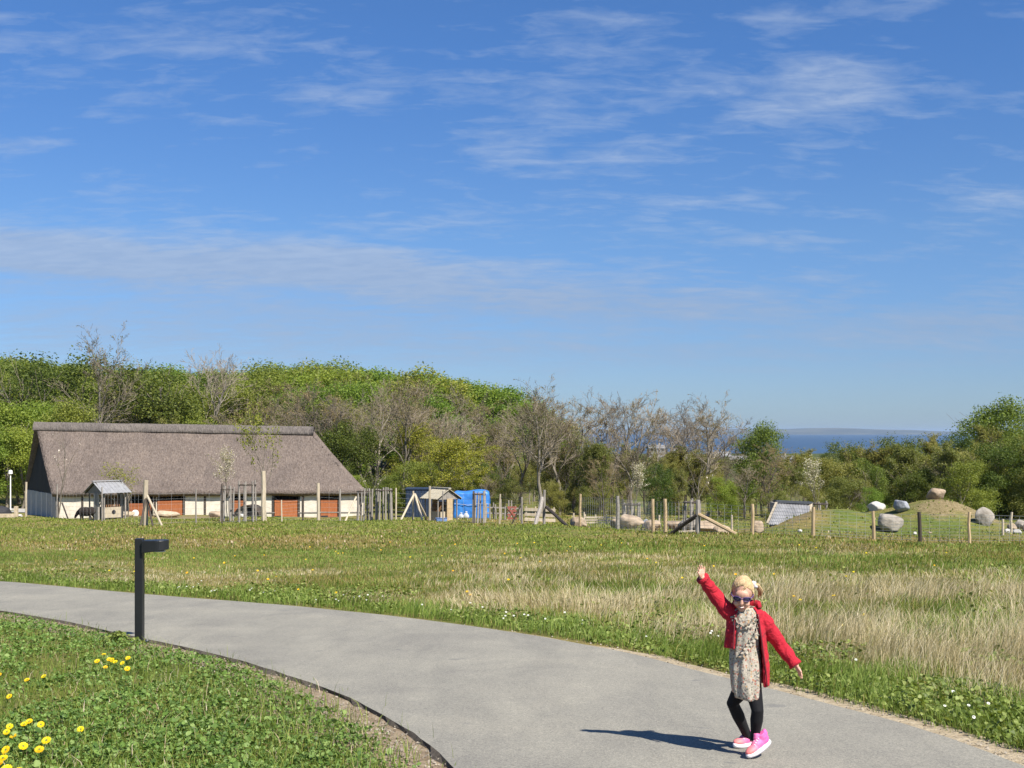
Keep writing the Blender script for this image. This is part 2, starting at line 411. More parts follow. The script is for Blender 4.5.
M['wood_grey'] = surf('weathered_wood', (.17, .15, .13), (.33, .30, .265), 7, .85, .4, .01, stretch=(3, 3, .4))
M['wood_tan'] = surf('fresh_wood', (.33, .235, .13), (.50, .38, .23), 7, .8, .35, .01, stretch=(3, 3, .4))
M['wood_pale'] = surf('pale_wood', (.34, .28, .20), (.50, .43, .32), 7, .8, .35, .01, stretch=(3, 3, .4))
M['wood_dark'] = surf('dark_wood', (.035, .028, .022), (.09, .07, .055), 7, .85, .4, .01, stretch=(3, 3, .4))
M['black_tar'] = surf('black_tar_boards', (.016, .016, .019), (.038, .037, .040), 5, .75, .3, .01, stretch=(4, 4, .3))
M['orange_door'] = surf('orange_brown_paint', (.27, .085, .03), (.39, .135, .05), 5, .7, .15, .01, stretch=(4, 4, .4))
M['plaster'] = surf('limewash_plaster', (.60, .53, .43), (.76, .69, .58), 2.2, .9, .3, .02)
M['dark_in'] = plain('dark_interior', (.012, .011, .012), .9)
M['metal_roof'] = surf('zinc_sheet', (.20, .20, .205), (.30, .30, .31), 3, .6, .1, .01, spec=.5)
M['wire'] = plain('galvanised_wire', (.34, .35, .35), .6, .2)
M['black_metal'] = plain('black_powder_coat', (.012, .013, .014), .42, 0, .5)
M['white'] = plain('white_paint', (.78, .77, .74), .6)
M['sand'] = surf('sand_heap', (.30, .24, .16), (.46, .38, .27), 4, .95, .6, .05)
M['rock_tan'] = surf('tan_boulder', (.20, .145, .095), (.33, .255, .18), 2.2, .9, .6, .06, c3=(.40, .32, .235))
M['rock_grey'] = surf('grey_boulder', (.14, .122, .10), (.24, .215, .18), 2.4, .9, .6, .06, c3=(.32, .29, .25))
M['rock_dark'] = surf('blue_grey_boulder', (.12, .13, .15), (.26, .27, .30), 2.4, .9, .6, .06, c3=(.42, .43, .45))
M['rock_white'] = surf('white_boulder', (.36, .34, .31), (.52, .50, .46), 2.4, .9, .6, .06)

# ------------------------------------------------------------------ ground, path, sea, far coast
def terrain():
    ys = [-14.0]
    while ys[-1] < 40: ys.append(ys[-1] + .5)
    while ys[-1] < 75: ys.append(ys[-1] + .45)
    while ys[-1] < 150: ys.append(ys[-1] + 1.5)
    while ys[-1] < 1500: ys.append(ys[-1] * 1.02)
    while ys[-1] < 60000: ys.append(ys[-1] * 1.12)
    ys = np.array(ys); t = np.linspace(-1, 1, 261); t = np.sign(t) * (np.abs(t) ** 1.25) * .95
    Y, T = np.meshgrid(ys, t, indexing='ij'); X = T * (np.abs(Y) + 26)
    Z = H(X, Y)
    v = np.stack([X, Y, Z], -1).reshape(-1, 3); n, k = len(ys), len(t)
    i, j = np.meshgrid(np.arange(n - 1), np.arange(k - 1), indexing='ij'); a = (i * k + j).ravel()
    q = np.stack([a, a + 1, a + k + 1, a + k], 1)
    return link('ground', npmesh('ground', v, [q], M['ground'], True))
tag(terrain(), 'gently sloping grassy ground around the path and paddocks', 'ground', kind='structure')
def base_z(y): return np.interp(y, _YS, _ZS)
def strip(P, Q, nx, lift, edge_noise=0.0, thick=0.0):
    n = len(P); v = []
    for i in range(n):
        for j in range(nx):
            t = j / (nx - 1); x = P[i] * (1 - t) + Q[i] * t
            v.append((x[0], x[1], base_z(x[1]) + lift))
    v = np.array(v); a = (np.arange(n - 1)[:, None] * nx + np.arange(nx - 1)[None]).ravel()
    q = np.stack([a, a + 1, a + nx + 1, a + nx], 1)
    if thick:
        for j in (0, nx - 1):
            idx = np.arange(n) * nx + j; w = v[idx].copy(); w[:, 2] -= thick; w[:, :2] += (v[idx, :2] - v[np.arange(n) * nx + (1 if j == 0 else nx - 2), :2]) * .10 + np.random.default_rng(j).normal(0, .022, (n, 2))
            b = len(v) + np.arange(n); v = np.vstack([v, w])
            f = np.stack([idx[:-1], idx[1:], b[1:], b[:-1]], 1)
            q = np.vstack([q, f if j else f[:, ::-1]])
    return v, q
jit = lambda P, a, seed: P + np.stack([np.convolve(np.random.default_rng(seed).normal(0, a, len(P)), np.ones(5) / 5, 'same')] * 2, 1) * [1, .6]
fj = jit(FAR, .02, 3); nj = jit(NEAR, .02, 4)
v, q = strip(fj, nj, 14, .032, thick=.028)
tag(link('path', npmesh('path', v, [q], [M['asphalt'], M['dark_soil']], False, (np.arange(len(q)) >= 259 * 13).astype(int))), 'curving grey asphalt footpath', 'path', kind='structure')
def normals2(P):
    d = np.gradient(P, axis=0); d /= np.linalg.norm(d, axis=1)[:, None]; return np.stack([-d[:, 1], d[:, 0]], 1)
nf = normals2(FAR); wv = (.10 + .22 * sstep(16, 10, FAR[:, 1]))[:, None]
v1, q1 = strip(jit(FAR + nf * wv, .09, 5), jit(FAR - nf * .12, .02, 6), 5, .004)
tag(link('dirt_verge', npmesh('dirt_verge', v1, [q1], M['dirt_pale'])), 'thin strip of sandy dirt along the far edge of the path', 'dirt', kind='structure')
nn_ = normals2(NEAR); wn = (.40 + .28 * sstep(13, 8, NEAR[:, 1]) + .12 * np.sin(np.arange(len(NEAR)) * .37))[:, None]
v1, q1 = strip(jit(NEAR + nn_ * .12, .02, 7), jit(NEAR - nn_ * wn, .10, 8), 5, .004)
tag(link('dirt_verge', npmesh('dirt_verge', v1, [q1], M['dirt'])), 'strip of brown gritty dirt between the lawn and the path', 'dirt', kind='structure')
# sea and far coast
me = MB(); me.add([(-60000, 900, -29), (60000, 900, -29), (60000, 58000, -29), (-60000, 58000, -29)], [(0, 1, 2, 3)])
tag(me.build('sea', M['sea']), 'deep blue sea beyond the trees', 'sea', kind='structure')
def coast():
    n = 160; rows = 6; v = []
    rr = np.random.default_rng(5); ph = rr.uniform(0, 6, 6)
    for i in range(n):
        x = -2500 + 15500 * i / (n - 1); t = i / (n - 1)
        top = 34 + 13 * math.sin(x * .00093 + ph[0]) + 9 * math.sin(x * .0021 + ph[1]) + 5 * math.sin(x * .0057 + ph[2])
        top *= float(sstep(-2500, 900, x)) * float(sstep(7400, 4000, x) * .75 + .25)
        for j in range(rows):
            s = j / (rows - 1); v.append((x, 14200 + 2600 * s + 260 * math.sin(x * .0011), -29.5 + (top + 30) * math.sin(min(1, s * 1.6) * math.pi / 2) * (1 if s < .99 else .3)))
    a = (np.arange(n - 1)[:, None] * rows + np.arange(rows - 1)[None]).ravel()
    q = np.stack([a, a + rows, a + rows + 1, a + 1], 1)
    return tag(link('far_coast', npmesh('far_coast', np.array(v), [q], M['coast'], True)), 'low hazy coast across the sea on the horizon', 'coast', kind='structure')
coast()

# ------------------------------------------------------------------ grass and ground plants
def blades(name, x, y, ht, wid, lean, mats, label, curl=.5, z0=None, mi=None, cat='grass', wind=0.0):
    n = len(x); z = H(x, y) if z0 is None else z0
    ang = nr.uniform(0, 2 * np.pi, n); la = nr.uniform(0, 2 * np.pi, n)
    if wind: la = wind * 5.0 * vnoise(x, y, .55, 51.0) + nr.normal(0, .9, n)
    ln = lean * nr.uniform(.2, 1, n) * ht
    bx, by = np.cos(ang) * wid * .5, np.sin(ang) * wid * .5
    lx, ly = np.cos(la) * ln, np.sin(la) * ln
    P = np.zeros((n, 5, 3))
    P[:, 0] = np.stack([x - bx, y - by, z - .01], 1); P[:, 1] = np.stack([x + bx, y + by, z - .01], 1)
    mx, my, mz = x + lx * .35, y + ly * .35, z + ht * .6
    P[:, 2] = np.stack([mx + bx * .75, my + by * .75, mz], 1); P[:, 3] = np.stack([mx - bx * .75, my - by * .75, mz], 1)
    P[:, 4] = np.stack([x + lx, y + ly, z + ht * (1 - .3 * nr.uniform(0, 1, n) * curl)], 1)
    b = np.arange(n)[:, None] * 5
    q = b + np.array([[0, 1, 2, 3]]); t = b + np.array([[3, 2, 4]])
    o = link(name, npmesh(name, P.reshape(-1, 3), [q, t], mats, False, None if mi is None else np.concatenate([mi, mi])))
    return tag(o, label, cat, kind='stuff')
def leaves(name, x, y, z, size, mats, label, flat=.45, cat='ground plants', mi=None):
    n = len(x)
    tilt = nr.normal(0, flat, (n, 2)); nrm = np.stack([tilt[:, 0], tilt[:, 1], np.ones(n)], 1); nrm /= np.linalg.norm(nrm, axis=1)[:, None]
    a = nr.uniform(0, 2 * np.pi, n); ref = np.stack([np.cos(a), np.sin(a), np.zeros(n)], 1)
    u = ref - nrm * (ref * nrm).sum(1)[:, None]; u /= np.linalg.norm(u, axis=1)[:, None]; w = np.cross(nrm, u)
    prof = np.array([(-.5, 0), (-.2, .34), (.22, .36), (.55, 0), (.22, -.36), (-.2, -.34)])
    c = np.stack([x, y, z], 1)
    P = c[:, None] + size[:, None, None] * (u[:, None] * prof[None, :, :1] + w[:, None] * prof[None, :, 1:] + nrm[:, None] * (np.abs(prof[None, :, 1:]) * .35))
    q = np.arange(n)[:, None] * 6 + np.arange(6)[None]
    o = link(name, npmesh(name, P.reshape(-1, 3), [q], mats, False, mi)); return tag(o, label, cat, kind='stuff')
def vnoise(x, y, s, seed=0.0):
    return np.array([mnoise.noise(Vector((a * s + seed, b * s, seed * 1.7))) for a, b in zip(x, y)])
G1 = leafmat('grass_blade', (.085, .14, .018), (.155, .228, .036), (.28, .34, .085), .3, 0)
G2 = leafmat('olive_grass', (.165, .165, .035), (.25, .235, .06), (.42, .35, .13), .3, 0)
G3 = leafmat('dry_straw', (.33, .26, .14), (.47, .385, .235), (.64, .55, .39), .25, 0)
G4 = leafmat('clover_leaf', (.075, .12, .024), (.14, .20, .042), (.26, .32, .095), .28, 0, .5)
G5 = leafmat('weed_leaf', (.08, .13, .02), (.145, .215, .036), (.24, .32, .08), .3, 0, .5)
def wedge(n, d0, d1, power=1.0, half=.53, pad=2.0):
    """random ground spots, thinning out with distance"""
    u = nr.uniform(0, 1, n); d = d0 * (d1 / d0) ** u if power == 1 else (d0 ** .35 + u * (d1 ** .35 - d0 ** .35)) ** (1 / .35)
    x = nr.uniform(-1, 1, n) * (half * d + pad); return x, d
# --- lawn to the left of the path
x, y = wedge(290000, 4.6, 21, 1, .52, 1.2); k = x < 1.0; x, y = x[k], y[k]
e = near_d(x, y); edge = .28 + .08 * sstep(12.5, 8, y) + .2 * vnoise(x, y, 1.9, 3.0)
pd = vnoise(x, y, .9, 9.0); bare = (vnoise(x, y, 1.1, 21.0) > .30) & (x < -2.6)
k = (e > edge - .22 * nr.uniform(0, 1, len(x)) ** 2) & ~(bare & (nr.uniform(0, 1, len(x)) < .85)); x, y, e, pd = x[k], y[k], e[k], pd[k]
pd2 = vnoise(x, y, 3.1, 77.0)
hh = (.025 + .065 * sstep(0, .5, e)) * (1 + .6 * pd + .7 * pd2)
zl = H(x, y) + nr.uniform(.1, 1, len(x)) ** .7 * hh
sz = nr.uniform(.011, .030, len(x)) * (1 + 1.1 * nr.uniform(0, 1, len(x)) ** 5)
leaves('clover_lawn', x, y, zl, sz, [G4, G5], 'dense green clover and weeds covering the near lawn', .75, 'clover', (nr.uniform(0, 1, len(x)) < .33 + .5 * pd).astype(int))
x, y = wedge(110000, 4.6, 21, 1, .52, 1.2); k = x < 1.0; x, y = x[k], y[k]; e = near_d(x, y)
k = e > .24 + .08 * sstep(12.5, 8, y) + .16 * nr.normal(0, 1, len(x)); x, y = x[k], y[k]
blades('lawn_grass', x, y, nr.uniform(.05, .17, len(x)), nr.uniform(.003, .007, len(x)), .7, [G1, G3], 'short green grass growing through the near lawn', mi=(nr.uniform(0, 1, len(x)) < .09).astype(int))
# --- meadow beyond the path
x, y = wedge(430000, 6.5, 42, 1, .50, 1.5); fd = far_d(x, y)
a = vnoise(x, y, .16, 1.0); b = vnoise(x, y, .75, 5.0)
c2 = vnoise(x, y, .42, 41.0)
strawz = sstep(.7, 2.3, fd + .8 * b) * sstep(28, 17, y + 6 * a) * sstep(-2.0, 2.2, x + 2.2 * b + .05 * (y - 12)) * np.clip(.66 + 1.3 * c2 + .6 * b, .03, 1)     # tall dry grass on the right
verge = sstep(1.9, .7, fd + .6 * b)
keep = (fd > .22 + .12 * b + .2 * sstep(16, 10, y) * nr.uniform(0, 1, len(x)))
x, y, fd, a, b, strawz, verge = [t[keep] for t in (x, y, fd, a, b, strawz, verge)]
r = nr.uniform(0, 1, len(x)); drynoise = np.clip(.36 + 1.25 * a + .85 * b + .16 * sstep(2, -2, x) * sstep(36, 27, y) - .04 - .2 * sstep(28, 42, y), 0, 1)
kind = np.where(r < verge * .93, 0, np.where(r < verge * .93 + (1 - verge * .93) * np.clip(strawz * .70 + .14 * drynoise, 0, .9), 2, np.where(nr.uniform(0, 1, len(x)) < .30 + .65 * drynoise, 1, 0)))
ht = np.where(kind == 0, nr.uniform(.06, .20, len(x)), np.where(kind == 1, nr.uniform(.05, .17, len(x)), nr.uniform(.08, .20, len(x)) + strawz * nr.uniform(.02, .34, len(x))))
kind = np.where((kind == 1) & (nr.uniform(0, 1, len(x)) < .55 * sstep(.45, .9, drynoise)), 2, kind); ht *= (1 - .30 * sstep(16, 26, y)) * np.clip(1 + .9 * vnoise(x, y, 1.5, 61.0) + .5 * vnoise(x, y, 3.4, 67.0), .35, 1.9)
ht *= 1 - .40 * sstep(1, -3, x) * sstep(1.2, 2.2, fd)
wd = np.maximum(.004, y * .00042) * nr.uniform(.8, 1.5, len(x)); wd = np.where(kind == 2, wd * .8, wd)
for kk, nm, mt, lb in ((0, 'meadow_grass', G1, 'lush green grass along the path and across the meadow'), (1, 'short_grass', G2, 'short olive green grass of the meadow'), (2, 'dry_grass', G3, 'tall pale dry grass stalks in the meadow')):
    s = kind == kk; blades(nm, x[s], y[s], ht[s], wd[s], .7 if kk != 2 else .85, mt, lb, wind=1.0)
x, y = wedge(80000, 38, 103, 1, .47, 2); b = vnoise(x, y, .25, 5.0); c = vnoise(x, y, .07, 2.0)
k = ~((x < -9) & (y > 94 + 3 * b)) & ~((x > 10) & (y > 48) & (nr.uniform(0, 1, len(x)) < .6)); x, y, b, c = x[k], y[k], b[k], c[k]
g = (nr.uniform(0, 1, len(x)) < np.clip(.52 + .8 * c + .8 * b - .6 * sstep(46, 72, y), .03, .95)).astype(int)
g[(g == 1) & (nr.uniform(0, 1, len(x)) < .09)] = 2
blades('far_meadow_grass', x, y, nr.uniform(.04, .13, len(x)), y * .0008 * nr.uniform(.8, 1.5, len(x)), .6, [G1, G2, G3], 'green and yellowing grass at the far end of the meadow', mi=g)
# broad leaved weeds of the verge beyond the path
x, y = wedge(150000, 6.5, 30, 1, .50, 1.5); fd = far_d(x, y); b = vnoise(x, y, 1.1, 15.0)
k = (fd > .28) & (fd < 1.75 + 1.8 * b) & (b > -.35); x, y, b = x[k], y[k], b[k]
leaves('verge_plants', x, y, H(x, y) + nr.uniform(.1, 1, len(x)) * (.06 + .17 * np.clip(b + .25, 0, 1)), nr.uniform(.018, .045, len(x)) * (1 + y * .012), [G4, G5], 'leafy green weeds along the far edge of the path', .8, 'weeds', (nr.uniform(0, 1, len(x)) < .4).astype(int))
x, y = wedge(26000, 9, 60, 1, .48, 1.5); fd = far_d(x, y); b = vnoise(x, y, .8, 33.0); k = (fd > 1.5) & (b > .42); x, y, b = x[k], y[k], b[k]
leaves('meadow_weeds', x, y, H(x, y) + nr.uniform(.1, 1, len(x)) * .2, nr.uniform(.03, .07, len(x)) * (1 + y * .012), [G4, G5], 'dark green weed tussocks scattered in the meadow', .8, 'weeds', (nr.uniform(0, 1, len(x)) < .5).astype(int))
# grit beside the path
x, y = wedge(60000, 5, 20, 1, .5, 1); e = near_d(x, y); k = (e > .0) & (e < .535); x1, y1 = x[k], y[k]
x, y = wedge(60000, 6, 20, 1, .5, 1); e = far_d(x, y); k = (e > 0) & (e < .3 * sstep(18, 12, y)); k = k & (nr.uniform(0, 1, len(x)) < .4); x = np.concatenate([x1, x[k]]); y = np.concatenate([y1, y[k]])
leaves('grit', x, y, H(x, y) + .012, nr.uniform(.008, .024, len(x)), M['grit'], 'loose grit and small stones on the path edges', .7, 'grit')
# ------------------------------------------------------------------ trees (nominal height 10 m, copied and scaled)
def skeleton(rg, ht=10.0, trunk_r=.16, clear=.3, levels=4, nlimb=9, nsub=6, spread=.75, up=.35, lean=.0, wig=.16):
    """returns polylines per level: list of (pts, radii, level)"""
    out = []
    def grow(p, d, L, r, lev, n):
        pts = [p.copy()]; rad = [r]; dd = d.copy()
        for i in range(n):
            dd = (dd + Vector((rg.gauss(0, wig), rg.gauss(0, wig), rg.gauss(0, wig * .6) + (up * .25 if lev else .12)))).normalized()
            pts.append(pts[-1] + dd * (L / n)); rad.append(r * (1 - .8 * (i + 1) / n) + .004)
        out.append((pts, rad, lev))
        if lev >= levels: return
        m = nlimb if lev == 0 else max(2, int(nsub * (1 - .12 * lev) + rg.uniform(-1, 1)))
        for k in range(m):
            t = (clear + (1 - clear) * (k + rg.random() * .7) / m) if lev == 0 else .25 + .75 * (k + rg.random()) / m
            f = t * n; i = min(int(f), n - 1); q = pts[i].lerp(pts[i + 1], f - i)
            ax = (pts[i + 1] - pts[i]).normalized()
            az = rg.uniform(0, 6.283) if lev else k * 2.4 + rg.uniform(-.5, .5)
            side = Vector((math.cos(az), math.sin(az), 0)); side = (side - ax * side.dot(ax)); side.normalize()
            ang = rg.uniform(.5, 1.0) * spread
            nd_ = (ax * math.cos(ang) + side * math.sin(ang)).normalized()
            if lev == 0: l2 = L * rg.uniform(.36, .52) * (1.12 - .62 * abs(t - .45) / .55)
            else: l2 = L * rg.uniform(.36, .62)
            grow(q, nd_, l2, rad[i] * rg.uniform(.4, .62), lev + 1, max(2, n - 1 if lev == 0 else 3))
    grow(Vector((0, 0, -.3)), Vector((lean, 0, 1)).normalized(), ht * .8 + .3, trunk_r, 0, 8)
    return out
def fit(me, ht=10.0, ref=None):
    co = np.empty(len(me.vertices) * 3, dtype=np.float32); me.vertices.foreach_get('co', co); return co.reshape(-1, 3)
def crown_leaves(rg, tips, per, rad, size, mats, name, mi_frac=0.0):
    T = np.array(tips); n = len(T) * per; g = np.random.default_rng(rg.randint(0, 10 ** 6))
    c = np.repeat(T, per, 0); off = g.normal(0, 1, (n, 3)); off /= np.linalg.norm(off, axis=1)[:, None]
    off *= (g.uniform(0, 1, n) ** .45)[:, None] * rad
    off[:, 2] *= .75
    p = c + off
    nrm = off / np.maximum(1e-4, np.linalg.norm(off, axis=1))[:, None] + g.normal(0, .75, (n, 3)) + np.array([0, 0, .45]); nrm /= np.linalg.norm(nrm, axis=1)[:, None]
    ref = g.normal(0, 1, (n, 3)); u = ref - nrm * (ref * nrm).sum(1)[:, None]; u /= np.linalg.norm(u, axis=1)[:, None]; w = np.cross(nrm, u)
    s = size * g.uniform(.6, 1.35, n)
    prof = np.array([(-.5, 0), (0, .33), (.5, 0), (0, -.33)])
    P = p[:, None] + s[:, None, None] * (u[:, None] * prof[None, :, :1] + w[:, None] * prof[None, :, 1:])
    q = np.arange(n)[:, None] * 4 + np.arange(4)[None]
    return npmesh(name, P.reshape(-1, 3), [q], mats, False, (g.uniform(0, 1, n) < mi_frac).astype(int) if mi_frac else None)
PROTO = {}
def make_tree(key, name, seed, leaf=None, bark='bark', twig='twig', levels=3, per=40, rad=.55, size=.185, tipfrac=1.0, lobes=0, lobe_shape=(3.1, 3.1, 3.4), base=3.0, extra=None, **kw):
    rg = random.Random(seed); sk = skeleton(rg, levels=levels, **kw)
    tb = MB(); cb = MB(); tips = []
    for pts, rad_, lev in sk:
        if lev <= 1: tb.tube(pts, rad_, 7 if lev == 0 else 5, cap=False)
        else: cb.tube(pts, [max(.009, r) for r in rad_], 3, cap=False)
        if lev >= 2: tips.append(pts[-1]); tips.append(pts[len(pts) // 2])
        elif lev == 1: tips.append(pts[-1])
    if lobes:                                              # dense crown: uneven lobes filled with leaf clumps
        tips = []
        for i in range(lobes):
            a = rg.uniform(0, 6.283); zz_ = rg.uniform(0, 1); rr = math.sqrt(rg.random()) * (1 - .75 * abs(zz_ - .38) ** 1.3)
            c = Vector((rr * lobe_shape[0] * math.cos(a), rr * lobe_shape[1] * math.sin(a), base + zz_ * (10 - base - .9)))
            lr = rg.uniform(.55, 1.25)
            for j in range(11):
                d = Vector((rg.gauss(0, 1), rg.gauss(0, 1), rg.gauss(0, .8) + .25)).normalized(); tips.append(c + d * lr * rg.uniform(.55, 1.05))
    else: tips = [t for t in tips if rg.random() < tipfrac]
    root = bpy.data.objects.new(name, None)
    parts = [('trunk', tb.mesh(name + '_trunk', M[bark], True))]
    if leaf:
        mats = [M[l] for l in leaf] if isinstance(leaf, (list, tuple)) else [M[leaf]]
        parts.append(('crown', crown_leaves(rg, tips, per, rad, size, mats, name + '_leaves', .12 if len(mats) > 1 else 0)))
    if cb.v: parts.append(('twigs' if leaf else 'crown', cb.mesh(name + '_twigs', M[twig])))
    if extra: parts += extra(rg, sk)
    top = max(float(np.percentile(fit(m)[:, 2], 99.0 if lobes else 97.5)) for _, m in parts)
    PROTO[key] = (name, parts, top); bpy.data.objects.remove(root)
make_tree('beech0', 'beech_tree', 1, 'leaf_bright', lobes=42, per=40, rad=.9, size=.17, levels=2, base=2.2)
make_tree('beech1', 'beech_tree', 2, 'leaf_bright', lobes=46, per=40, rad=.88, size=.17, levels=2, base=2.0, lobe_shape=(3.6, 3.3, 3))
make_tree('maple0', 'maple_tree', 3, 'leaf_mid', lobes=44, per=40, rad=.88, size=.17, levels=2, base=1.6)
make_tree('maple1', 'maple_tree', 4, 'leaf_mid', lobes=38, per=40, rad=.95, size=.17, levels=2, base=1.9, lobe_shape=(2.7, 2.7, 3))
make_tree('dark0', 'hawthorn_tree', 5, 'leaf_dark', lobes=44, per=42, rad=.9, size=.17, levels=2, base=.9, lobe_shape=(3.4, 3.2, 3))
make_tree('dark1', 'hawthorn_tree', 6, 'leaf_dark', lobes=40, per=42, rad=.88, size=.17, levels=2, base=.7, lobe_shape=(2.8, 2.8, 3))
make_tree('olive0', 'budding_tree', 7, 'leaf_olive', levels=4, per=7, rad=.42, size=.15, nlimb=11, nsub=6, spread=.8)
make_tree('olive1', 'budding_tree', 8, 'leaf_olive', levels=4, per=7, rad=.45, size=.15, nlimb=12, nsub=6, spread=.7, twig='twig_red')
make_tree('yellow0', 'budding_tree', 9, ['leaf_yellow', 'leaf_mid'], levels=3, per=18, rad=.5, size=.16, nlimb=12, nsub=6, spread=.8, clear=.12)
make_tree('shrub0', 'bush', 10, 'leaf_mid', lobes=44, per=40, rad=1.0, size=.2, levels=2, base=.7, lobe_shape=(4.6, 4.4, 3), clear=.05)
make_tree('shrub1', 'bush', 12, 'leaf_olive', lobes=40, per=38, rad=1.0, size=.2, levels=3, base=.6, lobe_shape=(4.3, 4.6, 3), clear=.05)
make_tree('shrub2', 'bush', 13, 'leaf_bright', lobes=40, per=38, rad=1.0, size=.2, levels=2, base=.6, lobe_shape=(4.3, 4.6, 3), clear=.05)
make_tree('bare0', 'bare_tree', 14, 'bud', levels=5, per=1, rad=.2, size=.08, tipfrac=.4, nlimb=10, nsub=6, spread=.8, up=.26, bark='bark_pale', clear=.34)
make_tree('bare1', 'bare_tree', 15, 'bud', levels=5, per=1, rad=.2, size=.08, tipfrac=.5, nlimb=9, nsub=6, spread=.72, up=.28, bark='bark', clear=.4)
make_tree('bare2', 'bare_tree', 17, None, levels=5, nlimb=9, nsub=6, spread=.85, up=.24, bark='bark_pale', clear=.45, wig=.2)
make_tree('bare3', 'bare_tree', 18, 'bud', levels=5, per=1, rad=.25, size=.1, nlimb=12, nsub=5, spread=.85, up=.2, bark='bark_dark', clear=.25, twig='twig_red')
# slim young trees
make_tree('young_white', 'blossoming_sapling', 21, ['blossom', 'leaf_yellow'], levels=3, per=5, rad=.5, size=.17, nlimb=15, nsub=4, spread=.42, trunk_r=.10, clear=.42)
make_tree('young_green', 'young_tree', 22, ['leaf_yellow', 'leaf_mid'], levels=3, per=3, rad=.5, size=.22, nlimb=14, nsub=4, spread=.6, trunk_r=.09, clear=.34, lean=.06)
make_tree('young_thin', 'young_tree', 23, 'blossom', levels=2, per=3, rad=.3, size=.2, tipfrac=.14, nlimb=8, nsub=3, spread=.5, trunk_r=.08, clear=.3, lean=.05)
def ivy(rg, sk):
    pts = sk[0][0]; tips = []
    for i in range(90):
        f = rg.uniform(0, len(pts) * .74); k = min(int(f), len(pts) - 2); p = pts[k].lerp(pts[k + 1], f - k)
        a = rg.uniform(0, 6.28); tips.append(p + Vector((math.cos(a), math.sin(a), 0)) * rg.uniform(.1, .42))
    return [('ivy', crown_leaves(rg, tips, 26, .3, .16, [M['leaf_dark']], 'ivy_leaves'))]
make_tree('ivy', 'ivy_clad_tree', 27, None, levels=5, nlimb=8, nsub=6, spread=.9, up=.15, bark='bark_dark', clear=.5, extra=ivy)
NTREE = 0
def plant(key, x, y, height, label, group=None, cat='tree', wide=1.0, rz=None, name=None):
    global NTREE
    nm, parts, top = PROTO[key]; s = height / top
    o = empty(name or nm, (x, y, h(x, y) - .03), label, cat, group, rnd.uniform(0, 6.28) if rz is None else rz, (s * wide, s * wide, s))
    for pn, me in parts: link(pn, me, o)
    NTREE += 1; return o
def plant_px(key, px, top_py, d, label, group=None, cat='tree', wide=1.0, rz=None, name=None):
    x = (px - 512) / F * d; zt = CAMZ - (top_py - HZ) / F * d
    return plant(key, x, d, max(.8, zt - h(x, d)), label, group, cat, wide, rz, name)
# the wood behind the barn and paddocks
PROF = [(-80, 350), (0, 357), (50, 360), (100, 372), (160, 363), (210, 373), (250, 367), (300, 362), (350, 364), (400, 368), (450, 373), (490, 384), (530, 404), (560, 420), (600, 440)]
prof = lambda px: np.interp(px, *zip(*PROF))
FL = {'beech': 'bright green beech in full leaf in the wood beyond the barn', 'maple': 'mid green leafy tree in the wood beyond the barn', 'dark': 'dark green bushy tree in the wood beyond the barn',
      'olive': 'half bare olive tinted budding tree in the wood beyond the barn', 'bare': 'leafless grey brown tree in the wood beyond the barn', 'yellow': 'yellow green budding tree in the wood beyond the barn', 'shrub': 'low bush at the foot of the wood beyond the barn'}
def kind_of(k): return ''.join(c for c in k if c.isalpha())
def wood(px, dpx, top, d, keys, wide=1.25):
    k = rnd.choice(keys); plant_px(k, px + rnd.uniform(-dpx, dpx), top + rnd.uniform(-3, 5), d + rnd.uniform(-6, 6), FL[kind_of(k)], 'trees of the wood beyond the barn', 'bush' if 'shrub' in k else 'tree', wide * rnd.uniform(.85, 1.15))
for px in range(-70, 545, 21): wood(px, 6, prof(px) + 1, 232, ['beech0', 'beech1', 'maple0'] if px > 230 else ['beech1', 'olive0', 'maple1', 'beech0'], 1.6)
for px in range(-60, 570, 25):        # back row
    left = px < 240
    wood(px, 7, prof(px) + 3, 205, (['beech1', 'maple0', 'dark0', 'olive0', 'beech0', 'maple1', 'beech1'] if left else ['beech0', 'beech1', 'beech0', 'maple0']), 1.5)
for px in range(-70, 590, 28):        # second row
    k = ['maple0', 'olive0', 'maple0', 'olive1', 'maple1', 'dark1', 'bare3'] if px < 240 else ['beech0', 'olive0', 'bare1', 'beech1', 'olive1', 'bare3', 'maple0']
    wood(px, 9, prof(px) + 17, 178, k, 1.2)
for px in range(-60, 600, 31):        # third row
    k = ['maple0', 'beech1', 'olive1', 'maple1'] if px < 70 else ['olive1', 'beech0', 'bare1', 'olive0', 'maple1'] if px < 240 else ['olive0', 'olive1', 'bare1', 'bare3', 'maple1', 'olive0']
    wood(px, 9, prof(px) + 38, 154, k, 1.15)
for px in range(-40, 610, 34):        # front row
    k = ['maple0', 'beech1', 'maple1', 'beech0'] if px < 70 else ['beech1', 'olive0', 'olive1'] if px < 250 else ['olive0', 'bare1', 'olive1', 'dark1', 'bare3'] if px < 380 else ['yellow0', 'olive0', 'maple1', 'olive1'] if px < 480 else ['bare1', 'bare3', 'olive1', 'olive0']
    wood(px, 9, prof(px) + (58 if px > 70 else 40), 134, k, 1.1)
for px in range(335, 640, 24):        # undergrowth
    k = ['shrub0', 'shrub1', 'shrub2', 'dark1'] if px < 500 else ['shrub1', 'shrub1', 'dark1', 'olive1']
    wood(px, 8, 468 + rnd.uniform(-6, 10), 122, k, 1.0)
for px in range(-40, 40, 22): wood(px, 5, 425, 128, ['maple0', 'beech0', 'maple1'], 1.25)
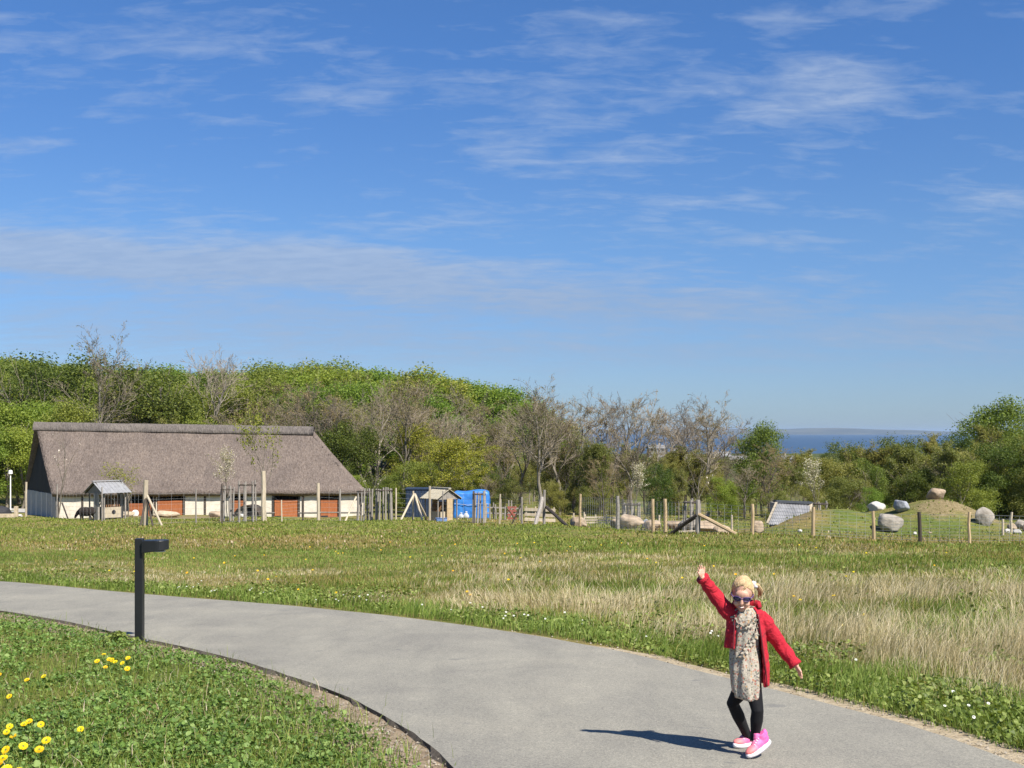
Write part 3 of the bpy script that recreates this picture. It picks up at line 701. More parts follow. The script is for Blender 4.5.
for i, px in enumerate(range(270, 530, 26)):
    plant_px(('bare0', 'bare1', 'bare3', 'bare2')[i % 4], px + rnd.uniform(-6, 6), prof(px) + rnd.uniform(14, 40), 130 + rnd.uniform(-5, 6), FL['bare'], 'trees of the wood beyond the barn', 'tree', 1.0)
# trees that stand out
plant_px('bare0', 96, 338, 150, 'tall leafless pale tree rising above the wood behind the barn roof', cat='tree', wide=.9)
plant_px('bare2', 208, 357, 165, 'leafless grey tree with its crown just above the wood behind the barn ridge', cat='tree', wide=.9)
plant_px('dark0', 55, 358, 158, 'dark green bushy tree at the top of the wood, left of the tall bare tree', cat='tree', wide=1.25)
plant_px('dark1', 152, 362, 158, 'dark green bushy tree at the top of the wood, right of the tall bare tree', cat='tree', wide=1.3)
plant_px('bare3', 413, 385, 140, 'dark limbed half bare tree in the wood above the two hay feeders', cat='tree', wide=1.0)
plant_px('yellow0', 440, 440, 112, 'yellow green tree just behind the blue tarpaulin', cat='tree', wide=1.5)
plant_px('yellow0', 470, 452, 116, 'yellow green tree behind the right end of the blue tarpaulin', cat='tree', wide=1.3, rz=2.0)
for px, tp, d, k, lb in ((538, 388, 100, 'bare0', 'tall bare tree with forked pale trunk behind the braced corner post'), (520, 400, 118, 'bare1', 'bare brown tree just left of the tall forked bare tree'), (560, 402, 112, 'bare1', 'bare brown tree just right of the tall forked bare tree'),
                     (596, 398, 112, 'bare2', 'bare tree with a light open crown left of the two rounded bare crowns'), (634, 399, 108, 'bare0', 'bare tree with dense rounded crown just left of the ivy clad tree'), (665, 403, 104, 'ivy', 'bare tree with its dark trunk wrapped in ivy in front of the sea'),
                     (706, 402, 100, 'bare0', 'wide bare tree with pale forked trunk in front of the sea'), (762, 425, 96, 'maple1', 'light green leafy tree standing above the corrugated shelter against the sea')):
    plant_px(k, px, tp, d, lb, cat='tree', wide=1.1 if k != 'maple1' else .85)
for i, px in enumerate((549, 577, 612, 649, 684, 728)):
    plant_px(('bare1', 'bare3', 'bare0', 'bare2')[i % 4], px + rnd.uniform(-4, 4), (402, 404, 406, 410, 414, 420)[i], 118 + rnd.uniform(-6, 8), 'leafless brown tree in the thin row in front of the sea', 'bare trees in front of the sea', 'tree', 1.15)
# hedge of shrubs and thin trees behind the paddock on the right
RL = {'shrub': 'rounded bush behind the paddock on the right', 'olive': 'half bare olive budding tree behind the paddock on the right', 'dark': 'dark green hawthorn behind the paddock on the right', 'maple': 'mid green leafy tree behind the paddock on the right',
      'bare': 'small leafless tree behind the paddock on the right', 'beech': 'bright green leafy tree behind the paddock on the right', 'yellow': 'yellow green budding tree behind the paddock on the right'}
PR2 = [(560, 432), (640, 447), (690, 452), (720, 455), (745, 448), (775, 460), (800, 452), (830, 446), (860, 445), (890, 438), (910, 434), (940, 436), (965, 432), (990, 428), (1030, 424), (1100, 418)]
pr2 = lambda px: np.interp(px, *zip(*PR2))
def hedge(px, dp, top, d, keys, wide=1.2):
    k = rnd.choice(keys); plant_px(k, px + rnd.uniform(-dp, dp), top + rnd.uniform(-3, 5), d + rnd.uniform(-4, 4), RL[kind_of(k)], 'trees and bushes behind the paddock', 'bush' if 'shrub' in k else 'tree', wide * rnd.uniform(.9, 1.15))
for px in range(600, 1090, 30): hedge(px, 8, pr2(px) + 1, 104, ['olive0', 'dark0', 'maple0', 'olive1', 'shrub1'] if px > 790 else ['olive1', 'bare1', 'olive0', 'bare3'], 1.0)
for px in range(610, 1090, 33): hedge(px, 8, pr2(px) + 16, 92, ['dark1', 'olive0', 'shrub1', 'maple0', 'olive1', 'shrub0'] if px > 790 else ['olive1', 'bare1', 'bare3', 'olive0'], 1.0)
for px in range(775, 1090, 33): hedge(px, 8, pr2(px) + 34, 84, ['shrub0', 'shrub1', 'dark1', 'olive1', 'shrub1'], 1.05)
for px in (905, 945, 990, 1030, 1065): hedge(px, 6, pr2(px) + 12, 88, ['olive0', 'shrub1', 'dark0'], 1.3)
plant_px('maple1', 1000, 402, 112, 'bright leafy tree rising above the hedge at the right edge', cat='tree', wide=1.2)
plant_px('shrub2', 722, 478, 88, 'fresh green bush behind the stout braced fence post', cat='bush', wide=.9)
plant_px('dark1', 658, 462, 82, 'dark evergreen bush behind the white blossoming sapling', cat='bush', wide=.9)
plant_px('shrub2', 872, 488, 76, 'light green bush just behind the flat white boulder', cat='bush', wide=.9)
plant_px('bare3', 772, 446, 86, 'dark leaning bare tree behind the corrugated shelter', cat='tree', wide=1.2)
for px in range(548, 800, 14): hedge(px, 6, np.interp(px, [540, 640, 700, 800], [434, 455, 461, 460]) + rnd.uniform(-6, 12), 114, ['olive1', 'olive0', 'bare3', 'olive0', 'bare1'], .9)
for px in range(490, 770, 17): hedge(px, 6, 482 + rnd.uniform(-4, 8), 104, ['shrub1', 'olive1', 'olive0', 'shrub1', 'bare1'], .9)
# far trees round the distant houses
for i in range(70):
    px = rnd.uniform(590, 1010); d = rnd.uniform(150, 640) if i % 2 else rnd.uniform(150, 280); tp = 455 + rnd.uniform(-4, 9)
    if 760 < px < 796 and d < 420: tp = max(tp, 478)
    if 640 < px < 750 and d < 500: tp = max(tp, 457)
    plant_px(rnd.choice(['maple0', 'dark0', 'shrub0', 'olive0', 'dark1']), px, max(tp, HZ + 1200 * (CAMZ + 9.6 - 9) / d), d, 'distant small tree among the far houses below the sea', 'distant trees among the houses', 'tree', 1.3)

# ------------------------------------------------------------------ guards and young trees of the paddocks
def guard(px, d, top_py, label, n=6, rad=.42, wide=1.0):
    g = gp(px, d); ht = CAMZ - (top_py - HZ) / F * d - g.z
    o = empty('tree_guard', g, label, 'tree guard', 'slatted wooden guards round the young trees')
    for i in range(n):
        a = i * 2 * math.pi / n + .3; b = MB(); r2 = rad * wide
        p0 = Vector((r2 * math.cos(a), r2 * math.sin(a), -.1)); p1 = Vector((r2 * .93 * math.cos(a) + rnd.gauss(0, .04), r2 * .93 * math.sin(a), ht * rnd.uniform(.94, 1.05)))
        b.tube([p0, (p0 + p1) / 2 + Vector((rnd.gauss(0, .015), rnd.gauss(0, .015), 0)), p1], [.065, .06, .055], 7); b.build('stake', M['wood_grey'], o)
    b = MB(); pts = [Vector((rad * wide * .98 * math.cos(t), rad * wide * .98 * math.sin(t), ht * .93)) for t in np.linspace(0, 6.283, 17)]
    b.tube(pts, .045, 6, cap=False); b.build('band', M['wood_dark'], o); return o
guard(227, 84, 487, 'slatted guard round the white blossoming sapling before the barn')
guard(247, 82, 482, 'tall slatted guard left of the leaning trunk before the barn', 7, .6)
guard(364, 84, 489, 'slatted guard at the right corner of the barn', 7, .5)
guard(384, 82, 488, 'thick slatted guard between the barn and the tripod brace', 8, .58)
guard(479, 80, 492, 'slatted guard in front of the blue tarpaulin', 6, .42)
guard(632, 72, 503, 'slatted guard behind the tan boulders under white blossom', 6, .5)
guard(692, 58, 500, 'slatted guard just left of the stout braced fence post', 6, .42)
guard(819, 68, 502, 'slatted guard behind the left mound under pinkish blossom', 6, .5)
plant_px('young_white', 227, 449, 84, 'white blossoming sapling in a slatted guard before the barn', cat='young tree', wide=.85)
plant_px('young_thin', 57, 422, 92, 'thin nearly leafless sapling before the left corner of the barn', cat='young tree', wide=.8, rz=0)
plant_px('young_green', 128, 464, 96, 'small yellow green young tree beside the left hay feeder', cat='young tree', wide=1.5)
plant_px('young_green', 262, 408, 86, 'tall leaning young tree with yellow green leaves before the barn', cat='young tree', wide=.8, rz=.2)
plant_px('young_white', 632, 462, 72, 'white blossoming sapling behind the tan boulders', cat='young tree', wide=1.0)
plant_px('young_white', 819, 458, 68, 'pinkish blossoming sapling behind the left mound', cat='young tree', wide=1.1, rz=1.0)
plant_px('young_thin', 363, 455, 88, 'thin budding sapling by the right corner of the barn', cat='young tree', wide=1.0, rz=1.2)
plant_px('young_thin', 700, 447, 66, 'sparse cream blossoming sapling left of the stout braced post', cat='young tree', wide=1.0, rz=2.2)
# ------------------------------------------------------------------ thatched barn
def thatch_mat(name, c1, c2, c3):
    m, nt, out = newmat(name)
    v = coords(nt, 'Position', (1, .8, .35)); f = noise(nt, v, 8.0, 6, .62); g = noise(nt, coords(nt, 'Position'), .35, 5, .6, .5); k = noise(nt, coords(nt, 'Position', (1.6, 1, .55)), 2.2, 4, .6)
    col = ramp(nt, f, [(.2, c1), (.5, c2), (.82, c3)])
    col = mix(nt, .8, col, ramp(nt, g, [(.35, (.80, .78, .78)), (.65, (1.16, 1.12, 1.08))]), 'MULTIPLY')
    col = mix(nt, .6, col, ramp(nt, k, [(.35, (.82, .82, .82)), (.65, (1.14, 1.13, 1.1))]), 'MULTIPLY')
    p = nd(nt, 'BsdfPrincipled', i_Roughness=.95); p.inputs['Specular IOR Level'].default_value = .08
    nt.links.new(col, p.inputs['Base Color']); nt.links.new(bump(nt, math_(nt, 'ADD', f, k), .9, .12), p.inputs['Normal']); nt.links.new(p.outputs[0], out.inputs[0]); return m
M['thatch'] = thatch_mat('thatch', (.085, .067, .056), (.155, .128, .112), (.24, .205, .182))
M['thatch_ridge'] = thatch_mat('ridge_thatch', (.085, .075, .068), (.145, .13, .12), (.21, .19, .175))
FLc = Vector((-39.4, 104.0)); FRc = Vector((-13.25, 106.2)); BLc = Vector((-46.0, 114.0)); BRc = Vector((-18.4, 115.2))
Z0 = -6.05; ZE = -3.72; ZR = 2.25
barn = empty('thatched_barn', (-30, 109, Z0), 'long thatched barn with white panels and orange brown doors', 'barn')
inv = Matrix.Translation((30, -109, -Z0))
def bl(p): return inv @ Vector(p)
def lerp2(a, b, t): return a + (b - a) * t
def roof():
    e = .55
    ux = (FRc - FLc).normalized(); uy = Vector((-ux.y, ux.x))
    fl = FLc - uy * e - ux * .35; fr = FRc - uy * e + ux * .5; bl_ = BLc + uy * e - ux * .45; br = BRc + uy * e + ux * .4
    rl = (FLc + BLc) / 2 - ux * .55; rr = Vector((-18.3, 110.2))
    n, k = 60, 18; vs = []; fs = []
    def plane(a, b, ra, rb, flip, za=ZE, nn=n):
        o = len(vs)
        for i in range(nn + 1):
            for j in range(k + 1):
                s = i / nn; t = j / k
                q = lerp2(lerp2(a, b, s), lerp2(ra, rb, s), t)
                z = za + (ZR - .42 * s * (not flip or True) * (1 if nn == n else 0) - (.42 if nn != n else 0) - za) * t - .22 * math.sin(math.pi * t) * .6 + .06 * mnoise.noise(Vector((q.x * .5, q.y * .5, t * 3))) + .03 * mnoise.noise(Vector((q.x * 2, q.y * 2, t * 9)))
                if j == 0: z += .03 * math.sin(q.x * 1.7)
                vs.append(bl((q.x, q.y, z)))
        for i in range(nn):
            for j in range(k):
                a_ = o + i * (k + 1) + j; f = (a_, a_ + k + 1, a_ + k + 2, a_ + 1); fs.append(f[::-1] if flip else f)
    plane(fl, fr, rl, rr, False); plane(bl_, br, rl, rr, True); plane(fr, br, rr, rr, False, nn=14)
    m = MB(); m.add(vs, fs)
    o = m.build('roof', M['thatch'], barn, True)
    sm = o.modifiers.new('thickness', 'SOLIDIFY'); sm.thickness = .42; sm.offset = -1
    c = MB(); pts = []; rad = []
    a3 = bl((rl.x, rl.y, ZR)); b3 = bl((rr.x, rr.y, ZR - .42)); d = (b3 - a3).normalized(); a3 -= d * .1; b3 += d * .12
    for i in range(61):
        p = a3.lerp(b3, i / 60); p.z += .03 * mnoise.noise(p * .4) - .03; pts.append(p); rad.append((.56 + .04 * mnoise.noise(p * .8), .34 + .03 * mnoise.noise(p * .7 + Vector((5, 0, 0)))))
    # ridge roll: flattened tube, wide across the ridge
    vs = []; fs = []; kk = 14; up = Vector((0, 0, 1)); sd_ = d.cross(up).normalized()
    for p, (rx, rz) in zip(pts, rad):
        for j in range(kk):
            a = 6.28318 * j / kk; vs.append(p + sd_ * rx * math.cos(a) + up * (rz * math.sin(a) - (.42 * (math.cos(a) ** 2))))
    for i in range(60):
        for j in range(kk): fs.append((i * kk + j, i * kk + (j + 1) % kk, (i + 1) * kk + (j + 1) % kk, (i + 1) * kk + j))
    fs.append(tuple(range(kk))); fs.append(tuple(60 * kk + j for j in range(kk))[::-1])
    c.add(vs, fs); c.build('ridge_cap', M['thatch_ridge'], o, True)
roof()
ux = (FRc - FLc); LW = ux.length; ux = ux / LW; uy = Vector((-ux.y, ux.x))
rotW = Matrix(((ux.x, -ux.y, 0), (ux.y, ux.x, 0), (0, 0, 1)))
def wallpt(s, off=0.0, z=0.0):
    q = FLc + ux * s - uy * off; return bl((q.x, q.y, Z0 + z))
def wbox(mb, s0, s1, z0, z1, off, depth, mi=0):
    mb.box(wallpt((s0 + s1) / 2, off - depth / 2, (z0 + z1) / 2), (s1 - s0, depth, z1 - z0), mi, rotW)
def spx(px):   # column of the photograph to metres along the front wall
    t = (px - 512) / F; return (t * FLc.y - FLc.x) / (ux.x - t * ux.y)
WT = 2.75
wl = MB(); openings = [(spx(117), spx(130)), (spx(130), spx(153)), (spx(157), spx(183)), (spx(232), spx(244)), (spx(274), spx(298)), (spx(320), spx(338))]
s = 0.0
for a, b in openings + [(LW, LW)]:
    if a > s + .05: wbox(wl, s, a, -.3, WT, 0, .22)
    s = max(s, b)
def wallseg(mb, A_, B_, z0, z1, th=.2, off=0.0):
    d = (B_ - A_).normalized(); n = Vector((d.y, -d.x)); c = (A_ + B_) / 2 + n * off
    rot = Matrix(((d.x, -d.y, 0), (d.y, d.x, 0), (0, 0, 1))); mb.box(bl((c.x, c.y, Z0 + (z0 + z1) / 2)), ((B_ - A_).length, th, z1 - z0), 0, rot)
wallseg(wl, FRc + Vector((0, .12)), BRc, -.3, WT); wallseg(wl, BRc, BLc, -.3, WT)
wl.build('wall', M['plaster'], barn)
# dark interior floor to roof behind the doors
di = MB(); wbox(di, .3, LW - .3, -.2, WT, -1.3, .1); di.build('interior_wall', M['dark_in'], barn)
# left gable: grey boards below, black tarred boards above, standing boards with real gaps
gd = (BLc - FLc); GL = gd.length; gd = gd / GL; gn = Vector((gd.y, -gd.x)) * -1
if gn.dot(Vector((0, -1))) < 0: gn = -gn
rotG = Matrix(((gd.x, -gd.y, 0), (gd.y, gd.x, 0), (0, 0, 1)))
M['wood_light_grey'] = surf('silver_grey_boards', (.32, .31, .30), (.50, .48, .46), 7, .85, .4, .01, stretch=(3, 3, .4)); bk = MB(); gy = MB(); nb = 46
for i in range(nb):
    t0 = i / nb; t = (i + .5) / nb; q = FLc + gd * (t * GL) + gn * (.02 + .018 * (i % 2)); w = GL / nb
    zt = WT + (ZR - Z0 - WT - .25) * (1 - abs(2 * t - 1)) - .1
    if zt > 2.2: bk.box(bl((q.x, q.y, Z0 + (2.15 + zt) / 2)), (w * .97, .05, max(.05, zt - 2.15)), 0, rotG)
    q = q + gn * .07; gy.box(bl((q.x, q.y, Z0 + .95 + rnd.uniform(-.03, .03))), (w * .93, .05, 2.5), 0, rotG)
bk.build('gable_boards', M['black_tar'], barn); gy.build('plank_cladding', M['wood_light_grey'], barn)
# timber posts and rails of the front
for px in (58, 82.5, 116, 131, 155, 184, 205, 231, 245, 273, 299, 303, 319, 339, 361):
    c_ = spx(px); ps = MB(); wbox(ps, c_ - .09, c_ + .09, -.2, WT, .05, .12); ps.build('timber_post', M['wood_dark'], barn)
wh = MB(); wbox(wh, spx(55.5), spx(58.5), .9, 2.2, .02, .1); wh.build('window', M['dark_in'], barn)
rl_ = MB(); wbox(rl_, spx(183), spx(222), -.25, .12, .06, .10); wbox(rl_, spx(298), spx(361), .52, .60, .06, .06); wbox(rl_, spx(266), spx(275), .52, .6, .06, .06); rl_.build('rail', M['wood_grey'], barn)
for i, (a, b) in enumerate(openings):
    if i == 0: continue
    dd = MB(); top = 1.68 if i != 1 else 1.45
    nbd = max(4, int((b - a) / .14)); w = (b - a - .12) / nbd
    for j in range(nbd): wbox(dd, a + .06 + j * w, a + .06 + (j + .96) * w, -.1, top, .03 if i != 1 else .5, .05)
    wbox(dd, a + .05, b - .05, .15, .28, .055 if i != 1 else .525, .024); wbox(dd, a + .05, b - .05, top - .2, top - .07, .055 if i != 1 else .525, .024)
    o = dd.build('door', M['orange_door'], barn)
    if i == 1:
        sg = MB(); c_ = a + (b - a) * .30; p = wallpt(c_, .56, .62)
        sg.lathe([(.30, 0), (.30, .015)], 20, 0, p, rotW @ Matrix.Rotation(R(90), 3, 'X')); sg.build('notice', M['white'], o)
    if i in (2, 4, 5):
        br = MB()
        for j in range(7): c_ = a + .15 + j * (b - a - .3) / 6; wbox(br, c_ - .018, c_ + .018, top, 2.5, .0, .035)
        wbox(br, a, b, 2.1, 2.15, .0, .03); br.build('bars', M['wood_dark'], o)
    if i in (4, 5):
        ht_ = MB(); wbox(ht_, a + .1, a + .7, -.1, .28, .075, .03); ht_.build('hatch', M['dark_in'], o)

# ------------------------------------------------------------------ fences
def post_mb(p0, p1, r=.06, k=7, pts_n=4):
    p0 = Vector(p0); p1 = Vector(p1); b = MB(); pts = []; rad = []
    for i in range(pts_n):
        t = i / (pts_n - 1); pts.append(p0.lerp(p1, t) + Vector((rnd.gauss(0, r * .14), rnd.gauss(0, r * .14), 0))); rad.append(r * (1.06 - .14 * t + rnd.uniform(-.04, .04)))
    b.tube(pts, rad, k); return b
def fence(name, origin, posts, braces, label, hts=None, wires=8, wire_r=.004, vstep=.45, group=None):
    """posts: (px, d, top_py, radius, material); braces: (px0, py0, d0, px1, py1, d1, r, mat)"""
    o = empty(name, origin, label, 'fence'); ov = Vector(origin); tops = []
    for px, d, tp, r, mt in posts:
        g = gp(px, d); zt = CAMZ - (tp - HZ) / F * d
        post_mb(g - ov + Vector((0, 0, -.25)), Vector((g.x + rnd.gauss(0, .02), g.y, zt)) - ov, r).build('post', M[mt], o); tops.append((g, zt))
    for a in braces:
        p0 = wp(a[0], a[1], a[2]); p1 = gp(a[3], a[5], -.1); post_mb(p0 - ov, p1 - ov, a[6]).build('brace', M[a[7]], o)
    if wires:
        w = MB()
        for (g0, z0), (g1, z1) in zip(tops[:-1], tops[1:]):
            L = (g1 - g0).length; hh0 = min(z0 - g0.z, 2.2) - .08; hh1 = min(z1 - g1.z, 2.2) - .08; n = max(2, int(L / 4))
            for i in range(wires):
                t = ((i + .4) / wires) ** 1.15
                pts = []
                for j in range(n + 1):
                    s = j / n; x = g0.x + (g1.x - g0.x) * s; y = g0.y + (g1.y - g0.y) * s
                    pts.append(Vector((x, y, (g0.z + (g1.z - g0.z) * s) + (hh0 + (hh1 - hh0) * s) * t + .06)) - ov)
                w.tube(pts, wire_r, 3, cap=False)
            m = int(L / vstep)
            for j in range(1, m):
                s = j / m; x = g0.x + (g1.x - g0.x) * s; y = g0.y + (g1.y - g0.y) * s; z = g0.z + (g1.z - g0.z) * s
                w.tube([Vector((x, y, z + .05)) - ov, Vector((x, y, z + (hh0 + (hh1 - hh0) * s) * .95)) - ov], wire_r * .8, 3, cap=False)
        w.build('wire_mesh', M['wire'], o)
    return o
fence('tall_wire_fence', gp(264, 83), [(26, 98, 482, .085, 'wood_pale'), (57, 94, 484, .06, 'wood_grey'), (102, 84, 487, .05, 'wood_grey'), (146, 74, 480, .16, 'wood_pale'), (196, 77, 489, .05, 'wood_grey'), (222, 79, 484, .05, 'wood_dark'), (264, 82, 471, .16, 'wood_pale'),
       (282, 80, 500, .045, 'wood_pale'), (303, 80, 497, .05, 'wood_dark'), (318, 79.5, 483, .11, 'wood_pale'), (340, 81, 489, .06, 'wood_grey'), (372, 84, 489, .07, 'wood_grey')],
      [(147, 495, 74, 163, 524, 72.5, .07, 'wood_pale'), (146, 497, 74, 140, 524, 72.5, .07, 'wood_dark'), (147, 499, 74, 153.5, 524, 73, .07, 'wood_dark'), (356, 497, 83, 344, 519, 81, .06, 'wood_pale'), (62, 503, 93, 69, 517, 91, .06, 'wood_dark')],
      'tall rough post and wire fence running before the thatched barn', wires=7, wire_r=.005, vstep=.9)
fence('tall_wire_fence', gp(430, 84), [(396, 84, 488, .06, 'wood_pale'), (413, 84, 491, .07, 'wood_pale'), (430, 82, 486, .09, 'wood_pale'), (443, 81, 491, .05, 'wood_grey'), (474, 79, 491, .05, 'wood_dark'), (499.5, 77, 494, .06, 'wood_pale'), (522, 76, 497, .07, 'wood_grey'), (544, 72.5, 490, .095, 'wood_grey')],
      [(414, 494, 84, 400, 519, 82, .075, 'wood_pale'), (415, 495, 84, 423, 520, 82.5, .075, 'wood_pale'), (415, 494, 84, 429, 518, 86, .075, 'wood_pale'), (521, 505, 76, 511, 518, 77, .05, 'wood_pale'), (542.5, 498, 72.5, 534, 524, 70.5, .12, 'wood_grey'), (546, 507, 72.5, 571, 526, 66, .10, 'wood_dark')],
      'tall post and wire fence with tripod brace before the blue tarpaulin', wires=7, wire_r=.005, vstep=.9)
fence('paddock_fence', gp(752, 48), [(580, 66, 494, .075, 'wood_tan'), (617.5, 61, 496, .10, 'wood_grey'), (653, 53, 499, .075, 'wood_tan'), (665, 52, 499, .085, 'wood_tan'), (697.5, 49.5, 500, .105, 'wood_grey'), (752.5, 47.8, 504, .075, 'wood_tan'), (813.5, 45.8, 507, .075, 'wood_tan'), (874, 45, 511, .065, 'wood_tan'), (920, 44, 512, .07, 'wood_dark'), (969.5, 43, 512, .055, 'wood_tan'), (1040, 42, 514, .065, 'wood_tan'), (1110, 41, 516, .065, 'wood_tan')],
      [(697, 515, 49.5, 667, 535, 50.5, .085, 'wood_dark'), (698, 514, 49.5, 741, 537, 48, .08, 'wood_tan')], 'sheep wire fence on pale wooden posts before the grassy mounds', wires=9, wire_r=.0055, vstep=.3)
def plank_fence(px0, px1, d, top_py, label, nr_=3, mt='wood_pale', np_=4, gaps=None):
    g = gp((px0 + px1) / 2, d); o = empty('plank_fence', g, label, 'fence')
    a = gp(px0, d) - g; b = gp(px1, d) - g; ht = CAMZ - (top_py - HZ) / F * d - g.z
    for i in range(np_): p = a.lerp(b, i / (np_ - 1)); post_mb(p + Vector((0, .05, -.2)), p + Vector((0, .05, ht + .08)), .05).build('post', M[mt], o)
    for j in range(nr_):
        z = ht * (j + .75) / nr_ - .05; m = MB(); m.bar(a + Vector((-.1, -.02, z)), b + Vector((.1, -.02, z + rnd.gauss(0, .02))), .03, ht / nr_ * .62); m.build('rail', M[mt], o)
    return o
plank_fence(526, 554, 80, 508, 'high pale plank fence behind the braced corner post', 3)
plank_fence(585, 617, 74, 516, 'low pale plank fence between two paddock posts', 3)
o = empty('palisade', gp(497, 84), 'low palisade of thin upright stakes right of the blue tarpaulin', 'fence')
for i, px in enumerate((486, 490, 493.5, 496, 501, 505, 508.5, 511, 516, 520)):
    p = gp(px, 84 + rnd.uniform(-.4, .4)) - o.location; post_mb(p + Vector((0, 0, -.2)), p + Vector((rnd.gauss(0, .03), 0, rnd.uniform(.9, 1.45))), .055).build('stake', M['wood_grey'], o)
m = MB()
for z in (.45, .85): m.bar(gp(486, 84.1, z) - o.location, gp(521, 84.1, z) - o.location, .03, .09)
m.build('rail', M['wood_grey'], o)
def red_gate():
    g = gp(512, 82.6); o = empty('field_gate', g, 'small red brown wooden gate leaning by the thin stakes', 'gate'); m = MB()
    for z in (.15, .4, .65, .9): m.box((0, 0, z), (.62, .04, .13))
    m.build('slats', M['red_wood'], o); m = MB(); m.bar((-.3, -.035, .1), (.3, -.035, .95), .03, .1); m.bar((.3, -.07, .1), (-.3, -.07, .95), .03, .1); m.build('cross_braces', M['red_wood'], o)
M['red_wood'] = surf('red_wood', (.22, .06, .045), (.36, .12, .085), 7, .8, .3, .01)
red_gate()
for px, d, tp, lb in ((1003, 52, 519, 'short pale post standing beside the rock pile at right'), (1011, 54, 512, 'tall thin pale post standing beside the rock pile at right'), (573.5, 67, 513, 'short grey post beside the tan boulder'), (583.6, 72, 512, 'short pale post at the left end of the low plank fence'), (659, 64, 515, 'short pale post among the tan boulders'), (732, 62, 515, 'short grey post behind the paddock wire')):
    g = gp(px, d); zt = CAMZ - (tp - HZ) / F * d - g.z
    o = post_mb((0, 0, -.2), (rnd.gauss(0, .02), 0, zt), .055).build('fence_post', M['wood_pale']); o.location = g; tag(o, lb, 'post')
pl = MB(); pl.bar((-.2, 0, .06), (.55, .1, .08), .16, .06); o = pl.build('plank', M['wood_pale']); o.location = gp(683, 52); tag(o, 'pale plank lying in the grass by the braced post', 'plank')

# ------------------------------------------------------------------ boulders and heaps
def boulder(px, base_py, w, hh, d, mt, label, seed, shape=(1, 1, 1), tilt=0.0, group='boulders of the paddock', name='boulder', sink=.12, z=None, cat='boulder'):
    W = w / F * d; Ht = hh / F * d; rg = random.Random(seed); ph = Vector((rg.uniform(-9, 9), rg.uniform(-9, 9), rg.uniform(-9, 9)))
    bm = bmesh.new(); bmesh.ops.create_icosphere(bm, subdivisions=4, radius=1)
    planes = [(Vector((rg.gauss(0, 1), rg.gauss(0, 1), rg.gauss(0, .8))).normalized(), rg.uniform(.62, .92)) for _ in range(12)]
    for v in bm.verts:
        p = v.co.copy(); r = 1 + .26 * mnoise.noise(p * 1.1 + ph) + .09 * mnoise.noise(p * 2.9 + ph) + .025 * mnoise.noise(p * 7 + ph); p *= r
        for n, c in planes:
            q = p.dot(n)
            if q > c: p -= n * (q - c) * .8
        v.co = p
    xs = [v.co.x for v in bm.verts]; zs = [v.co.z for v in bm.verts]; sx_ = W / (max(xs) - min(xs)); sz_ = Ht * (1 + sink) / (max(zs) - min(zs)); z0 = min(zs)
    for v in bm.verts: v.co = Vector((v.co.x * sx_, v.co.y * sx_ * .85, (v.co.z - z0) * sz_ - Ht * sink))
    if tilt: bmesh.ops.rotate(bm, verts=bm.verts, cent=(0, 0, Ht / 2), matrix=Matrix.Rotation(tilt, 3, 'Y'))
    me = bpy.data.meshes.new(name); bm.to_mesh(me); bm.free(); me.materials.append(M[mt]); me.polygons.foreach_set('use_smooth', [True] * len(me.polygons))
    o = link(name, me); x = (px - 512) / F * d; zb = CAMZ - (base_py - HZ) / F * d
    gz = h(x, d) if z is None else z
    o.location = (x, d, gz); return tag(o, label, cat, group)
boulder(578, 526, 17, 11, 66.8, 'rock_tan', 'tan boulder right behind the leftmost pale paddock post', 31)
boulder(618, 524, 15, 9, 65, 'rock_tan', 'small tan boulder against the thick grey post', 32)
boulder(630, 526, 25, 14, 64, 'rock_tan', 'big tan boulder below the white blossoming sapling', 33)
boulder(652, 527, 18, 10, 62, 'rock_tan', 'tan boulder between the two close pale posts', 34)
boulder(646, 525, 8, 9, 64, 'rock_dark', 'small dark rock between two tan boulders', 35)
boulder(676, 527, 20, 9, 62, 'rock_tan', 'low tan boulder left of the stout braced post', 36)
boulder(690, 527, 26, 13, 60, 'rock_grey', 'grey boulder just behind the stout braced post', 37)
boulder(708, 528, 30, 12, 58, 'rock_tan', 'wide tan boulder just right of the stout braced post', 38)
boulder(721, 529, 18, 9, 56, 'rock_tan', 'round tan boulder at the foot of the long slanting brace', 39)
boulder(757, 531, 14, 13, 54, 'rock_tan', 'upright tan boulder left of the corrugated shelter', 40)
boulder(877, 512, 19, 8, 61.8, 'rock_white', 'flat white boulder at the back of the paddock', 47, sink=.5, tilt=.12)
boulder(901, 510, 15, 12, 60.2, 'rock_dark', 'blue grey boulder on the left shoulder of the right mound', 42, tilt=.5)
boulder(889, 530, 27, 18, 55, 'rock_grey', 'big rounded grey boulder at the foot of the right mound', 43)
boulder(936, 503, 19, 11, 61, 'rock_tan', 'tan boulder on top of the right mound', 44)
boulder(984, 532, 20, 17, 58, 'rock_grey', 'pointed grey boulder leaning at the right of the mound', 45, tilt=.6)
for i, (px, w, hh, d, mt) in enumerate(((1012, 10, 8, 57, 'rock_tan'), (1020, 12, 9, 58, 'rock_grey'), (1008, 8, 5, 55, 'rock_white'), (1017, 9, 5, 54.5, 'rock_white'), (1028, 12, 9, 57, 'rock_tan'))):
    boulder(px, 534, w, hh, d, mt, ('tan rock', 'grey rock', 'small white rock', 'white rock', 'tan rock')[i] + (' at the back of', ' at the back of', ' at the left end of', ' at the front of', ' at the right end of')[i] + ' the rock pile', 60 + i, group='rock pile at the right edge')
boulder(800, 534, 5, 3, 53, 'rock_white', 'small pale stone on the slope of the left mound', 70); boulder(915, 534, 4, 3, 54, 'rock_white', 'small white stone on the face of the right mound', 71); boulder(930, 534, 4, 2.5, 54, 'rock_tan', 'small tan stone on the face of the right mound', 72)
